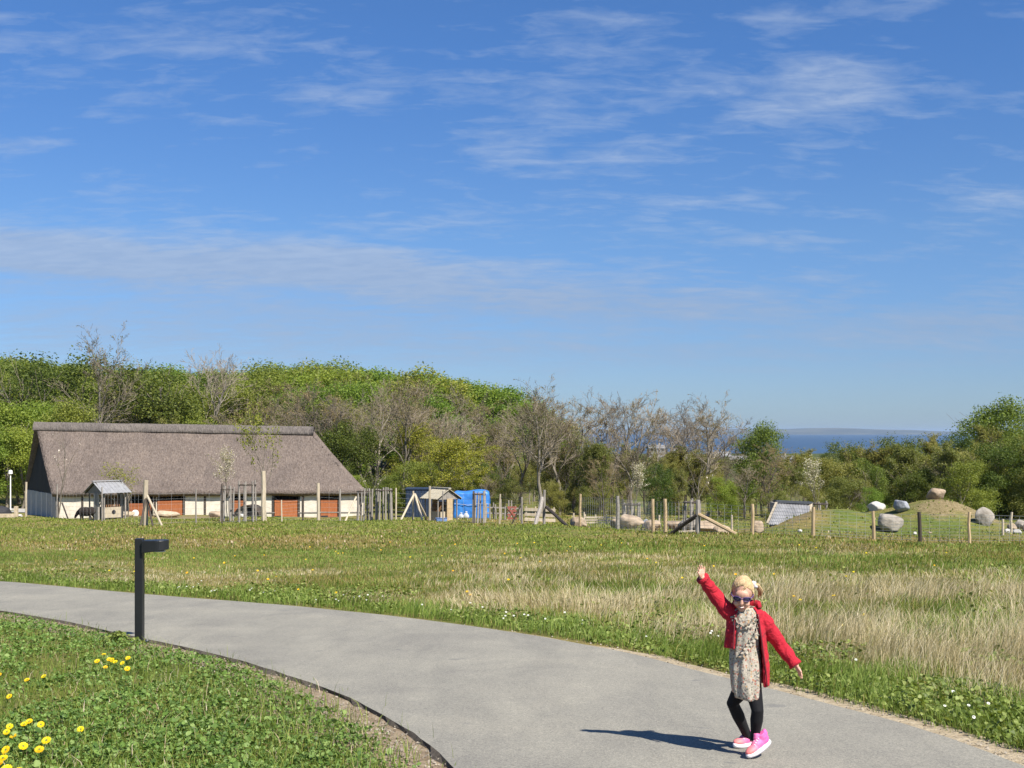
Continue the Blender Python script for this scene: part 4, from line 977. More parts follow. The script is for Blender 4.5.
boulder(166, 516, 26, 7, 99, 'sand', 'pale sand heap before the wide orange barn door', 50, name='sand_heap', cat='heap', group='heaps before the barn')
boulder(126, 516, 20, 5, 98, 'sand', 'pale sand heap beside the left hay feeder', 51, name='sand_heap', cat='heap', group='heaps before the barn')
boulder(216, 516, 17, 6, 98, 'rock_tan', 'pinkish stone heap by the white blossoming sapling', 52, name='stone_heap', cat='heap', group='heaps before the barn')
boulder(242, 518, 5, 4, 88, 'rock_white', 'pale stone under the dark arched hutch', 53, group='heaps before the barn')

# ------------------------------------------------------------------ hay feeders with sheet roofs
def hay_feeder(px, d, rz, label, roof_mat, panel_mat, dz=0.0, sc=1.0):
    o = empty('hay_feeder', gp(px, d, dz), label, 'hay feeder', 'roofed hay feeders of the paddocks', rz, sc)
    # ridge along local x, gable towards -x
    L, Wd, he, hr = 2.1, 2.6, 2.05, 2.85
    for sg in (-1, 1):
        m = MB(); rot = Matrix.Rotation(math.atan2(hr - he, Wd / 2) * -sg, 3, 'X'); n = 15
        for i in range(n):
            x = -L / 2 - .25 + (L + .5) * (i + .5) / n
            m.box((x, sg * Wd / 4 * 1.1, (he + hr) / 2 - .04 + (.02 if i % 2 else 0)), ((L + .5) / n * 1.0, Wd / 2 * 1.25, .03), 0, rot)
        m.build('roof_sheet', M[roof_mat], o)
    m = MB(); m.box((0, 0, hr + .08), (L + .55, .3, .07)); m.build('ridge_strip', M[roof_mat], o)
    for x in (-L / 2, L / 2):
        m = MB(); m.add([(x - .03, -Wd / 2, he - .12), (x - .03, Wd / 2, he - .12), (x - .03, 0, hr - .14), (x + .03, -Wd / 2, he - .12), (x + .03, Wd / 2, he - .12), (x + .03, 0, hr - .14)], [(0, 2, 1), (3, 4, 5), (0, 1, 4, 3), (1, 2, 5, 4), (2, 0, 3, 5)]); m.build('gable_panel', M['wood_grey'], o)
        b = MB(); b.bar((x - .05 if x < 0 else x + .05, -Wd / 2 - .1, he - .14), (x - .05 if x < 0 else x + .05, 0, hr - .02), .06, .12); b.bar((x - .05 if x < 0 else x + .05, Wd / 2 + .1, he - .14), (x - .05 if x < 0 else x + .05, 0, hr - .02), .06, .12); b.build('barge_board', M['wood_dark'], o)
        b = MB(); b.box((x, -.15, he / 2 - .1), (.16, .62, he + .1)); b.build('end_post', M[panel_mat], o)
    for x in (-L / 2 + .1, L / 2 - .1):
        for y in (-Wd / 2 + .25, Wd / 2 - .25): b = MB(); b.box((x, y, he / 2 - .12), (.09, .09, he + .15)); b.build('post', M['wood_grey'], o)
    b = MB(); b.box((0, -.62, .42), (L - .5, .06, .84)); b.box((0, .62, .42), (L - .5, .06, .84)); b.box((-L / 2 + .25, 0, .42), (.06, 1.18, .84)); b.box((L / 2 - .25, 0, .42), (.06, 1.18, .84)); tr = b.build('trough', M['wood_pale'], o)
    b = MB(); b.lathe([(.17, 0), (.17, .02)], 14, 0, (.15, -.655, .45), Matrix.Rotation(R(90), 3, 'X')); b.build('feed_hole', M['dark_in'], tr)
    b = MB()
    for i in range(9): x = -L / 2 + .4 + (L - .8) * i / 8; b.bar((x, -.66, .86), (x + .12, -.30, 1.62), .05, .05); b.bar((x, .66, .86), (x + .12, .30, 1.62), .05, .05)
    b.bar((-L / 2 + .3, -.28, 1.62), (L / 2 - .3, -.28, 1.62), .05, .05); b.bar((-L / 2 + .3, .28, 1.62), (L / 2 - .3, .28, 1.62), .05, .05); b.build('hay_rack', M['wood_brown'], o)
    b = MB(); b.ball((0, 0, 1.15), (L / 2 - .45, .3, .38), 0, 14, 8, None, lambda dd, p: p * (1 + .15 * mnoise.noise(dd * 3))); b.build('hay', M['hay'], o); return o
M['wood_brown'] = surf('brown_slats', (.18, .085, .035), (.30, .16, .075), 7, .8, .3, .01)
M['hay'] = surf('hay', (.16, .11, .05), (.30, .22, .10), 12, .95, .8, .04)
hay_feeder(107.5, 94, R(50), 'hay feeder with grey sheet roof before the left end of the barn', 'metal_roof', 'wood_grey', .15, .98)
M['cream_sheet'] = surf('cream_sheet', (.40, .35, .25), (.52, .47, .36), 3, .7, .1, .01)
hay_feeder(441, 86, R(130), 'hay feeder with cream roof in front of the blue tarpaulin', 'cream_sheet', 'wood_tan', .05, .80)
# ------------------------------------------------------------------ blue tarpaulin over a stack, dark container, tub, sacks
M['tarp'] = surf('blue_tarpaulin', (.03, .16, .52), (.05, .25, .68), 1.6, .45, .35, .05, spec=.4)
M['navy'] = surf('dark_blue_sheet', (.014, .025, .05), (.03, .045, .08), 2, .5, .2, .03)
M['tub'] = surf('pale_blue_plastic', (.12, .2, .42), (.2, .3, .55), 3, .5, .1)
M['sack'] = surf('white_plastic_sack', (.34, .37, .42), (.5, .52, .56), 5, .5, .4, .03)
def tarp():
    g = gp(472, 91); o = empty('tarpaulin_stack', g, 'bright blue tarpaulin draped over a tall stack behind the fence', 'tarpaulin'); W, Dp, Ht = 2.65, 2.2, 2.2
    bm = bmesh.new(); bmesh.ops.create_cube(bm, size=1); bmesh.ops.subdivide_edges(bm, edges=bm.edges, cuts=22, use_grid_fill=True)
    for v in bm.verts:
        p = v.co.copy(); q = p.copy(); r = 12.0
        L = (abs(2 * p.x) ** r + abs(2 * p.y) ** r + abs(2 * p.z) ** r) ** (1 / r); q = p / max(L, .001) * 1.0
        s = 1 + .05 * (0.5 - q.z)
        fold = .035 * math.sin(q.x * 34 + 3 * mnoise.noise(q * 3)) * (.6 - q.z) + .05 * mnoise.noise(q * 4) + .03 * mnoise.noise(q * 9)
        n = Vector((p.x, p.y, 0)); n = n.normalized() if n.length > .01 else Vector((0, 0, 1))
        v.co = Vector((q.x * W * s, q.y * Dp * s, (q.z + .5) * Ht - .05 + .07 * math.sin(q.x * 7) * (q.z > .3))) + n * fold
    me = bpy.data.meshes.new('tarp'); bm.to_mesh(me); bm.free(); me.materials.append(M['tarp']); me.polygons.foreach_set('use_smooth', [True] * len(me.polygons)); link('cover', me, o)
    b = MB(); b.tube([(-W * .49, -Dp * .53, 1.25), (-W * .1, -Dp * .56, 1.12), (W * .3, -Dp * .56, 1.28), (W * .5, -Dp * .53, 1.2)], .018, 5); b.build('rope', M['sack'], o)
tarp()
def container():
    g = gp(428, 97); o = empty('container', g, 'dark navy box container standing left of the blue tarpaulin', 'container'); m = MB(); W, Dp, Ht = 3.4, 2.2, 2.35
    m.box((0, 0, Ht / 2 - .05), (W, Dp, Ht))
    for i in range(14): m.box((-W / 2 + .13 + i * (W - .26) / 13, -Dp / 2 - .015, Ht / 2), (.11, .03, Ht - .3))
    m.build('body', M['navy'], o, bevel=.02); m = MB(); m.box((0, 0, Ht - .02), (W + .14, Dp + .14, .09)); m.build('roof', M['navy'], o, bevel=.01)
    m = MB(); m.box((.9, -Dp / 2 - .05, 1.2), (.9, .04, 1.9)); m.build('door', M['navy'], o)
container()
def tub():
    o = empty('trough', gp(441.5, 83), 'pale blue plastic trough in front of the cream roofed feeder', 'trough')
    m = MB(); vs = []; 
    prof = [(0.36, .15, 0), (.40, .19, .28), (.43, .22, .30), (.38, .17, .29), (.34, .13, .05)]
    for hx, hy, z in prof:
        for a in range(16): t = 6.2832 * a / 16; c, s = math.cos(t), math.sin(t); vs.append((hx * math.copysign(abs(c) ** .4, c), hy * math.copysign(abs(s) ** .4, s), z))
    fs = [(i * 16 + j, i * 16 + (j + 1) % 16, (i + 1) * 16 + (j + 1) % 16, (i + 1) * 16 + j) for i in range(4) for j in range(16)] + [tuple(range(16))[::-1], tuple(64 + j for j in range(16))]
    m.add(vs, fs); m.build('tub', M['tub'], o); m = MB(); m.tube([(-.42, 0, .24), (-.5, 0, .2), (-.5, 0, .12), (-.41, 0, .1)], .015, 6); m.build('handle', M['tub'], o)
tub()
for i, (px, hh, lb) in enumerate(((461, .38, 'white plastic sack leaning on the blue tarpaulin, left one'), (466, .46, 'white plastic sack standing before the middle of the blue tarpaulin'))):
    b = MB(); b.ball((0, 0, hh / 2 - .03), (.2, .15, hh / 2), 0, 16, 12, None, lambda dd, p: Vector((p.x * (1.15 - .3 * dd.z), p.y, p.z)) * (1 + .12 * mnoise.noise(dd * 2.5 + Vector((i * 4, 0, 0))))); b.tube([(0, 0, hh - .08), (.03, 0, hh + .07)], [.05, .09], 8)
    o = b.build('sack', M['sack'], None, True); o.location = gp(px, 88.2); tag(o, lb, 'sack')
# dark arched hutch before the barn (half barrel shelter)
def hutch():
    o = empty('animal_hutch', gp(250, 90), 'dark arched hutch beside the leaning trunk before the barn', 'hutch', None, R(-8)); m = MB(); n = 16; vs = []; fs = []
    for x in (-.75, .75):
        for r in (.95, .88):
            for i in range(n + 1): a = math.pi * i / n; vs.append((r * 1.1 * math.cos(a), x, r * math.sin(a) - .03))
    k = n + 1
    for i in range(n):
        fs += [(i, i + 1, 2 * k + i + 1, 2 * k + i), (k + i, 3 * k + i, 3 * k + i + 1, k + i + 1), (i, k + i, k + i + 1, i + 1), (2 * k + i, 2 * k + i + 1, 3 * k + i + 1, 3 * k + i)]
    m.add(vs, fs); m.build('arch', M['wood_dark'], o, True); m = MB(); vs = [(.9 * 1.1 * math.cos(math.pi * i / n), -.55, .9 * math.sin(math.pi * i / n) - .03) for i in range(k)] + [(.9 * 1.1 * math.cos(math.pi * i / n), -.50, .9 * math.sin(math.pi * i / n) - .03) for i in range(k)]
    m.add(vs, [tuple(range(k))[::-1], tuple(range(k, 2 * k))] + [(i, i + 1, k + i + 1, k + i) for i in range(n)]); m.build('front_board', M['rock_grey'], o); m = MB(); m.box((.35, -.56, .38), (.62, .03, .72)); m.build('opening', M['dark_in'], o)
hutch()
# corrugated shelter dug into the left mound
def shelter():
    d = 59.0; o = empty('corrugated_shelter', gp(788, d), 'grey corrugated sheet shelter half buried in the left mound', 'shelter'); ov = o.location
    A_ = wp(776.5, 502.5, 60.0); B_ = wp(810, 504, 60.6); C_ = wp(767, 524, 57.6); D_ = wp(808, 527, 58.2)
    n = 90; m = MB(); vs = []; fs = []; nrm = (B_ - A_).cross(C_ - A_).normalized(); 
    if nrm.y > 0: nrm = -nrm
    for i in range(n + 1):
        t = i / n; w = .03 * math.cos(t * 22 * 6.2832)
        for j in range(2):
            p = (A_.lerp(B_, t) if j == 0 else C_.lerp(D_, t)) + nrm * w - ov; vs += [p, p - nrm * .02]
    for i in range(n): a = i * 4; fs += [(a, a + 4, a + 6, a + 2), (a + 1, a + 3, a + 7, a + 5), (a, a + 1, a + 5, a + 4), (a + 2, a + 6, a + 7, a + 3)]
    m.add(vs, fs); m.build('sheet', M['metal_roof'], o)
    m = MB(); m.bar(A_ - ov + Vector((-.08, .02, .06)), B_ - ov + Vector((.05, .02, .06)), .34, .12); m.build('ridge_board', M['dark_slate'], o)
    m = MB(); m.bar(A_ - ov + nrm * .05, C_ - ov + nrm * .05, .10, .05); m.build('edge_trim', M['wood_pale'], o)
    m = MB(); m.bar(B_ - ov + Vector((.04, -.05, .1)), B_ - ov + Vector((-.12, -.45, -.45)), .16, .06); m.build('edge_trim', M['wood_pale'], o)
    m = MB(); m.box((A_ + B_) / 2 - ov + Vector((-.1, .7, -.75)), (1.6, 1.2, 1.5)); m.build('back_wall', M['wood_grey'], o)
M['dark_slate'] = plain('dark_ridge_strip', (.05, .055, .065), .5)
shelter()
# ------------------------------------------------------------------ left edge: street lamp, dark heap cover, wall, distant lane
M['lane'] = surf('far_gravel_lane', (.30, .29, .27), (.45, .43, .40), .5, .9, .1, .02, 'Position')
vs = [(-75, 121, h(-75, 121) + .12), (-42, 122, h(-42, 122) + .12), (-42, 125.5, h(-42, 125.5) + .12), (-75, 124.5, h(-75, 124.5) + .12)]
lp = MB(); N_ = 20
for i in range(N_ + 1):
    x = -85 + 40 * i / N_
    for yy in (121.0, 127.0): lp.v.append((x, yy, h(x, yy) + .07))
for i in range(N_): lp.f.append((2 * i, 2 * i + 2, 2 * i + 3, 2 * i + 1)); lp.m.append(0)
tag(lp.build('lane', M['lane']), 'pale gravel lane passing left of the barn', 'lane', kind='structure')
o = empty('street_lamp', gp(10.5, 112), 'white street lamp at the lane left of the barn', 'street lamp'); zt = CAMZ - (470 - HZ) / F * 112 - o.location.z
b = MB(); b.tube([(0, 0, -.2), (0, 0, zt - .3)], [.07, .05], 8); b.build('pole', M['white'], o); b = MB(); b.lathe([(.07, zt - .45), (.2, zt - .35), (.17, zt - .05), (.05, zt)], 14); b.build('lamp_head', M['white'], o)
boulder(2, 512, 20, 13, 100, 'black_tar', 'dark heap under a black cover at the left edge', 80, name='covered_heap', cat='heap', group=None, sink=.1)
m = MB(); m.bar((-2.5, 0, .15), (1.1, .3, .15), .25, .5); m.box((1.1, .3, .45), (.28, .28, 1.1)); o = m.build('low_wall', M['sand'], None, False, .03); o.location = gp(1, 97); tag(o, 'low pale stone wall with end pier at the left edge', 'wall')
boulder(13, 514, 6, 4, 98, 'rock_tan', 'brown rock beside the low pale wall at the left edge', 81, group=None)
boulder(19, 514, 8, 3, 103, 'rock_white', 'pale flat stones before the fence post left of the barn', 82, group=None)
# ------------------------------------------------------------------ distant houses
M['house_white'] = surf('white_render', (.20, .20, .195), (.29, .285, .275), 1, .8, .05); M['house_roof'] = surf('grey_roof_tiles', (.12, .12, .125), (.2, .195, .19), 1, .8, .1); M['house_roof_pale'] = surf('pale_roof', (.15, .15, .155), (.22, .22, .22), 1, .7, .05)
M['glass'] = plain('window_glass', (.03, .035, .04), .1, 0, .6); M['house_brick'] = surf('yellow_brick', (.32, .27, .2), (.45, .38, .28), 2, .85, .1)
def house(px, base_py, w, hw, hr, d, wm, rm, label, rz=0.0, nwin=4):
    W = w / F * d; x = (px - 512) / F * d; g = Vector((x, d, max(h(x, d), CAMZ - (base_py - HZ) / F * d) - .2)); o = empty('house', g, label, 'house', None, rz)
    hwm = hw / F * d + .2; hrm = hr / F * d; Dp = min(9, max(5, W * .45)); m = MB(); m.box((0, 0, hwm / 2 - 1), (W, Dp, hwm + 2))
    for sx in (-1, 1): m.add([(sx * W / 2, -Dp / 2, hwm), (sx * W / 2, Dp / 2, hwm), (sx * W / 2, 0, hwm + hrm)], [(0, 1, 2)])
    m.build('wall', M[wm], o); ov = .35
    m = MB(); m.add([(-W / 2 - ov, -Dp / 2 - ov, hwm - .12), (W / 2 + ov, -Dp / 2 - ov, hwm - .12), (W / 2 + ov, 0, hwm + hrm + .1), (-W / 2 - ov, 0, hwm + hrm + .1), (-W / 2 - ov, Dp / 2 + ov, hwm - .12), (W / 2 + ov, Dp / 2 + ov, hwm - .12)], [(0, 1, 2, 3), (3, 2, 5, 4)])
    ro = m.build('roof', M[rm], o); sm = ro.modifiers.new('t', 'SOLIDIFY'); sm.thickness = .18
    m = MB(); m.box((W * .2, .3, hwm + hrm + .3), (.5, .5, 1.0)); m.build('chimney', M['house_brick'], ro)
    for i in range(nwin):
        xx = -W / 2 + W * (i + .7) / (nwin + .4); m = MB(); m.box((xx, -Dp / 2 - .02, hwm * .55), (min(1.3, W / nwin * .5), .08, hwm * .45)); m.build('window', M['glass'], o)
house(656, 452, 16, 4, 3, 520, 'house_white', 'house_roof_pale', 'far white house between bare trees, left of the ivy clad tree', .1)
house(680, 455, 14, 4, 3, 540, 'house_white', 'house_roof', 'far white house just right of the ivy clad tree', -.2)
house(718, 461, 22, 5, 4, 420, 'house_white', 'house_roof_pale', 'far pale house behind the wide bare tree', .15, 5)
house(739, 465, 20, 5, 3, 400, 'house_brick', 'house_roof', 'far brick house with a row of dark windows', -.05, 6)
house(780, 463, 26, 3.5, 3, 430, 'house_white', 'house_roof', 'far long low house above the small green field', 0, 6)
house(779, 481, 22, 3, 4, 300, 'house_brick', 'house_roof_pale', 'nearer low house with pale roof below the small green field', .05, 4)
# ------------------------------------------------------------------ brown sheep by the feeder
def remesh(mb, name, mat, vox, smooth=3, ratio=None):
    o = bpy.data.objects.new('tmp', mb.mesh('tmp', mat)); COL.objects.link(o)
    r = o.modifiers.new('r', 'REMESH'); r.mode = 'VOXEL'; r.voxel_size = vox
    if smooth: s = o.modifiers.new('s', 'SMOOTH'); s.iterations = smooth; s.factor = .5
    dg = bpy.context.evaluated_depsgraph_get(); me = bpy.data.meshes.new_from_object(o.evaluated_get(dg)); me.name = name
    me.materials.clear(); me.materials.append(mat); me.polygons.foreach_set('use_smooth', [True] * len(me.polygons)); bpy.data.objects.remove(o); return me
M['fleece'] = surf('dark_brown_fleece', (.012, .009, .008), (.04, .03, .025), 14, .95, 1, .03); M['horn'] = surf('dark_hoof', (.03, .026, .022), (.06, .05, .04), 6, .6, .1)
def sheep():
    b = MB()
    b.ball((0, 0, .62), (.56, .29, .31), 0, 24, 16, None, lambda d, p: p * (1 + .05 * mnoise.noise(d * 6) + .04 * mnoise.noise(d * 13)))
    b.ball((-.3, 0, .62), (.3, .28, .30)); b.ball((.34, 0, .66), (.29, .27, .30))
    b.tube([(-.42, 0, .66), (-.62, 0, .54), (-.74, 0, .40)], [.19, .14, .10], 12); b.tube([(-.70, 0, .44), (-.80, 0, .30), (-.86, 0, .18)], [.10, .085, .05], 12)
    for s in (-1, 1):
        b.tube([(-.73, s * .07, .45), (-.72, s * .17, .42)], [.035, .02], 6)
        b.tube([(-.34, s * .15, .5), (-.35, s * .15, .28), (-.34, s * .15, .02)], [.10, .05, .04], 8)
        b.tube([(.38, s * .16, .55), (.33, s * .16, .40), (.44, s * .16, .24), (.42, s * .16, .02)], [.14, .08, .045, .04], 8)
    b.tube([(.58, 0, .72), (.66, 0, .55)], [.06, .04], 8)
    o = link('sheep', remesh(b, 'sheep', M['fleece'], .025, 2)); o.location = gp(86.5, 89, .05); o.scale = (1.12, 1.1, 1.12); o.rotation_euler = (0, 0, R(-12))
    tag(o, 'dark brown woolly sheep grazing left of the hay feeder', 'sheep')
    for x, y in ((-.34, .15), (-.34, -.15), (.42, .16), (.42, -.16)): m = MB(); m.tube([(x, y, -.01), (x, y, .06)], [.05, .04], 8); m.build('hoof', M['horn'], o)
sheep()
# ------------------------------------------------------------------ lamp bollard beside the path
def bollard():
    d = 13.2; g = gp(139.6, d, -.02); o = empty('lamp_bollard', g, 'black lamp bollard with rounded head standing beside the path', 'lamp bollard'); ht = 1.17; w = .086
    m = MB(); m.box((0, 0, ht / 2 - .1), (w, w, ht + .2)); m.build('post', M['black_metal'], o, bevel=.006)
    # head: slab with a rounded outer end, thinner towards the tip
    L, k, vs, fs = .30, 14, [], []
    out = [(w * .5 + .002, -.085), (.20, -.105)] + [(.215 + .105 * math.sin(a), -.105 * math.cos(a)) for a in np.linspace(.05, math.pi - .05, k)] + [(.20, .105), (w * .5 + .002, .085)]
    n = len(out)
    for x, y in out: vs.append((x, y, ht - .012 + (x - .05) * .01))
    for x, y in out: vs.append((x, y, ht - .150 + (x - .05) * .14))
    fs = [tuple(range(n)), tuple(range(n, 2 * n))[::-1]] + [(i, n + i, n + (i + 1) % n, (i + 1) % n) for i in range(n)]
    m = MB(); m.add(vs, fs); hd = m.build('lamp_head', M['black_metal'], o, bevel=.006)
    m = MB(); m.lathe([(.082, 0), (.082, .006)], 20, 0, (.205, 0, ht - .1365)); m.build('diffuser', M['opal'], hd)
    m = MB(); m.box((0, 0, ht + .003), (w * .96, w * .96, .006)); m.build('cap', M['black_metal'], o)
    m = MB(); m.box((0, 0, .035), (.17, .17, .012)); bp = m.build('base_plate', M['black_metal'], o, bevel=.003)
    for sx in (-1, 1):
        for sy in (-1, 1): m = MB(); m.lathe([(.009, .041), (.009, .052), (.005, .054)], 6, 0, (sx * .065, sy * .065, 0)); m.build('bolt', M['wire'], bp)
    m = MB(); m.box((0, -w / 2 - .0015, .33), (w * .62, .003, .20)); m.build('access_panel', M['black_metal'], o, bevel=.001)
def foot_weeds():
    n = 420; a = nr.uniform(0, 6.283, n); r = np.abs(nr.normal(0, .15, n)); bx, by = -4.16 + r * np.cos(a) * 1.0 - .1, 12.98 + r * np.sin(a) * .6
    leaves('foot_weeds', bx, by, H(bx, by) + nr.uniform(.1, 1, n) * np.clip(.17 - r * .4, .04, .2), nr.uniform(.02, .055, n), [G4, G5], 'leafy weeds at the foot of the lamp bollard', .9, 'weeds', (nr.uniform(0, 1, n) < .3).astype(int))
foot_weeds()
M['opal'] = plain('opal_diffuser', (.55, .55, .52), .4)
bollard()
# ------------------------------------------------------------------ dandelions, daisies
M['dandelion'] = leafmat('dandelion_petal', (.75, .50, .01), (.85, .60, .015), (.88, .68, .03), .25, .1); M['daisy'] = leafmat('white_petal', (.7, .7, .66), (.8, .8, .76), (.85, .85, .82), .25, .1); M['stem'] = leafmat('flower_stem', (.10, .16, .04), (.13, .2, .05), (.16, .24, .06), .2, 0)
def flower(name, mat, r, ht, seed, npet, rings):
    g = np.random.default_rng(seed); b = MB()
    for k in range(rings):
        rr = r * (1 - .75 * k / rings); n = int(npet * (1 - .5 * k / rings)); up = .15 + .75 * k / rings
        for i in range(n):
            a = 6.283 * (i + g.uniform(-.3, .3)) / n + k; c, s = math.cos(a), math.sin(a); w = rr * 2.2 / n + .0012
            p = lambda t, side, z: (c * rr * t - s * side, s * rr * t + c * side, ht + z)
            z1 = rr * up * .5; z2 = rr * up * g.uniform(.5, 1)
            b.add([p(.08, -w * .5, 0), p(.08, w * .5, 0), p(.75, w, z1), p(1, 0, z2), p(.75, -w, z1)], [(0, 1, 2, 3, 4)])
    st = MB(); st.tube([(0, 0, -.02), (.006, .004, ht * .5), (0, 0, ht)], [.0025, .0022, .003], 5); st.lathe([(.003, ht - .008), (r * .35, ht - .001), (r * .3, ht + .003)], 8)
    return b.mesh(name + '_head', M[mat]), st.mesh(name + '_stem', M['stem'])
DAN = [flower('dandelion', 'dandelion', .022, hh, 40 + i, 24, 5) for i, hh in enumerate((.10, .14, .075))]
DAI = [flower('daisy', 'daisy', .014, hh, 50 + i, 13, 1) for i, hh in enumerate((.09, .13))]
def put_flower(kind, px, py, label, group, s=1.0, x=None, y=None, lift=0.035):
    fl, st = rnd.choice(DAN if kind == 'dandelion' else DAI)
    if x is None:
        y = 1920 / (py - 498); x = (px - 512) / F * y
        hd = .11 * s + lift; y = (CAMZ - hd) * F / (py - 498 ) if py > 500 else y; x = (px - 512) / F * y
    o = empty(kind, (x, y, h(x, y) + lift), label, kind, group, rnd.uniform(0, 6.28), s); o.rotation_euler = (rnd.gauss(0, .15) + .55, rnd.gauss(0, .15), 0)
    link('flower_head', fl, o); link('stem', st, o); return o
for px, py in ((104, 650), (110, 655), (119, 658), (126, 656), (131, 653), (102, 660), (128, 662), (106, 664), (116, 651)): put_flower('dandelion', px, py, 'yellow dandelion in the clump in front of the lamp bollard', 'dandelions by the lamp bollard', rnd.uniform(.95, 1.25))
for px, py in ((11, 719), (27, 719), (35, 720), (44, 717), (11, 724), (18, 726)): put_flower('dandelion', px, py, 'yellow dandelion in the upper clump at the left edge of the lawn', 'dandelions of the upper left clump', 1.1)
for px, py in ((17, 737), (22, 735), (42, 741), (54, 736)): put_flower('dandelion', px, py, 'large yellow dandelion in the middle clump at the left edge of the lawn', 'dandelions of the middle left clump', 1.3)
for px, py in ((8, 751), (13, 756), (17, 763), (26, 765), (10, 762), (31, 764), (22, 768)): put_flower('dandelion', px, py, 'large yellow dandelion in the bottom left corner of the lawn', 'dandelions of the bottom left corner', 1.35)
put_flower('dandelion', 84, 717, 'single yellow dandelion on the lawn right of the left edge clumps', None, 1.1)
for px, py in ((14, 687), (2, 668), (30, 673), (48, 669)): put_flower('dandelion', px, py, 'small yellow dandelion scattered at the back left of the lawn', 'scattered dandelions of the lawn', 1.1)
fx = nr.uniform(-10, 12, 700); fy = nr.uniform(7.5, 40, 700); ff = far_d(fx, fy); sel = [(a, b, c) for a, b, c in zip(fx, fy, ff) if abs(a) < .45 * b and c > .5]
ndd = 0
for a, b, c in sel:
    if c > .8 and ndd < 60:
        put_flower('dandelion', 0, 0, 'yellow dandelion scattered in the dry meadow beyond the path', 'dandelions of the meadow', rnd.uniform(.8, 1.25), a, b, .06); ndd += 1
nda = 0
fx = nr.uniform(-6, 7, 1500); fy = nr.uniform(7, 22, 1500); ff = far_d(fx, fy)
for a, b, c in zip(fx, fy, ff):
    if .35 < c < 1.5 and abs(a) < .45 * b and nda < 55 and mnoise.noise(Vector((a * .8, b * .8, 3))) > -.05: put_flower('daisy', 0, 0, 'small white flower in the green verge beyond the path', 'white flowers of the verge', rnd.uniform(.7, 1.1), a, b, .05); nda += 1

# ------------------------------------------------------------------ air
def haze():
    m = bpy.data.materials.new('haze_air'); m.use_nodes = True; nt = m.node_tree; nt.nodes.clear(); out = nt.nodes.new('ShaderNodeOutputMaterial')
    v = nt.nodes.new('ShaderNodeVolumePrincipled'); v.inputs['Color'].default_value = (.60, .78, 1, 1); v.inputs['Density'].default_value = 3.8e-5; v.inputs['Anisotropy'].default_value = .2
    nt.links.new(v.outputs[0], out.inputs['Volume']); b = MB(); b.box((1500, 30500, 5), (90000, 61100, 150)); o = b.build('haze', m); return tag(o, 'thin blue haze in the air over the whole scene', 'haze', kind='stuff')
haze()
# ------------------------------------------------------------------ girl dancing on the path
D0 = 7.32; X0 = (748 - 512) / F * D0; O3 = Vector((X0, D0, h(X0, D0) + .032))
def P(px, py, y=0.0): return wp(px, py, D0 + y) - O3
def skin_mat():
    m, nt, out = newmat('skin'); v = coords(nt, 'Object'); f = noise(nt, v, 30, 4)
    p = nd(nt, 'BsdfPrincipled', i_Roughness=.55); nt.links.new(ramp(nt, f, [(.3, (.48, .265, .185)), (.7, (.57, .335, .24))]), p.inputs['Base Color'])
    p.inputs['Subsurface Weight'].default_value = .12; p.inputs['Subsurface Radius'].default_value = (.012, .005, .003); nt.links.new(p.outputs[0], out.inputs[0]); return m
def cloth(name, c1, c2, sc=60, rough=.85, bs=.35, fold=9):
    m, nt, out = newmat(name); v = coords(nt, 'Object'); f = noise(nt, v, sc, 3, .7); g = noise(nt, v, fold, 4, .6, 1.2)
    p = nd(nt, 'BsdfPrincipled', i_Roughness=rough); p.inputs['Specular IOR Level'].default_value = .2; p.inputs['Sheen Weight'].default_value = .04
    nt.links.new(ramp(nt, f, [(.3, c1), (.7, c2)]), p.inputs['Base Color'])
    nt.links.new(bump(nt, math_(nt, 'ADD', math_(nt, 'MULTIPLY', f, .12), g), bs, .03), p.inputs['Normal']); nt.links.new(p.outputs[0], out.inputs[0]); return m
M['skin'] = skin_mat()
M['red_cloth'] = cloth('red_jacket_cloth', (.34, .010, .022), (.44, .018, .034), 50, .8, .75, 13)
M['tights'] = cloth('black_tights', (.004, .004, .005), (.007, .007, .009), 90, .8, .15)
def print_mat():
    m, nt, out = newmat('printed_dress_cloth'); v = coords(nt, 'Object')
    vo = nd(nt, 'TexVoronoi', i_Vector=v, i_Scale=68.0); vo2 = nd(nt, 'TexVoronoi', i_Vector=coords(nt, 'Object', rot=(.4, .7, .2)), i_Scale=125.0)
    cc = nd(nt, 'SeparateColor', i_Color=vo.outputs['Color'])
    pal = ramp(nt, cc.outputs[0], [(0, (.34, .07, .05)), (.2, (.40, .22, .09)), (.38, (.07, .09, .06)), (.55, (.36, .32, .26)), (.7, (.10, .09, .10)), (.85, (.30, .16, .12))], 'CONSTANT')
    mk = ramp(nt, vo.outputs['Distance'], [(.36, 1.0), (.48, 0.0)])
    col = mix(nt, math_(nt, 'MULTIPLY', mk, .8), (.40, .355, .29), pal)
    mk2 = ramp(nt, vo2.outputs['Distance'], [(.30, .6), (.42, 0.0)]); col = mix(nt, mk2, col, (.17, .18, .15))
    g = noise(nt, v, 11, 4, .6, 1.0)
    p = nd(nt, 'BsdfPrincipled', i_Roughness=.88); p.inputs['Specular IOR Level'].default_value = .15
    nt.links.new(col, p.inputs['Base Color']); nt.links.new(bump(nt, g, .6, .03), p.inputs['Normal']); nt.links.new(p.outputs[0], out.inputs[0]); return m
M['print'] = print_mat()
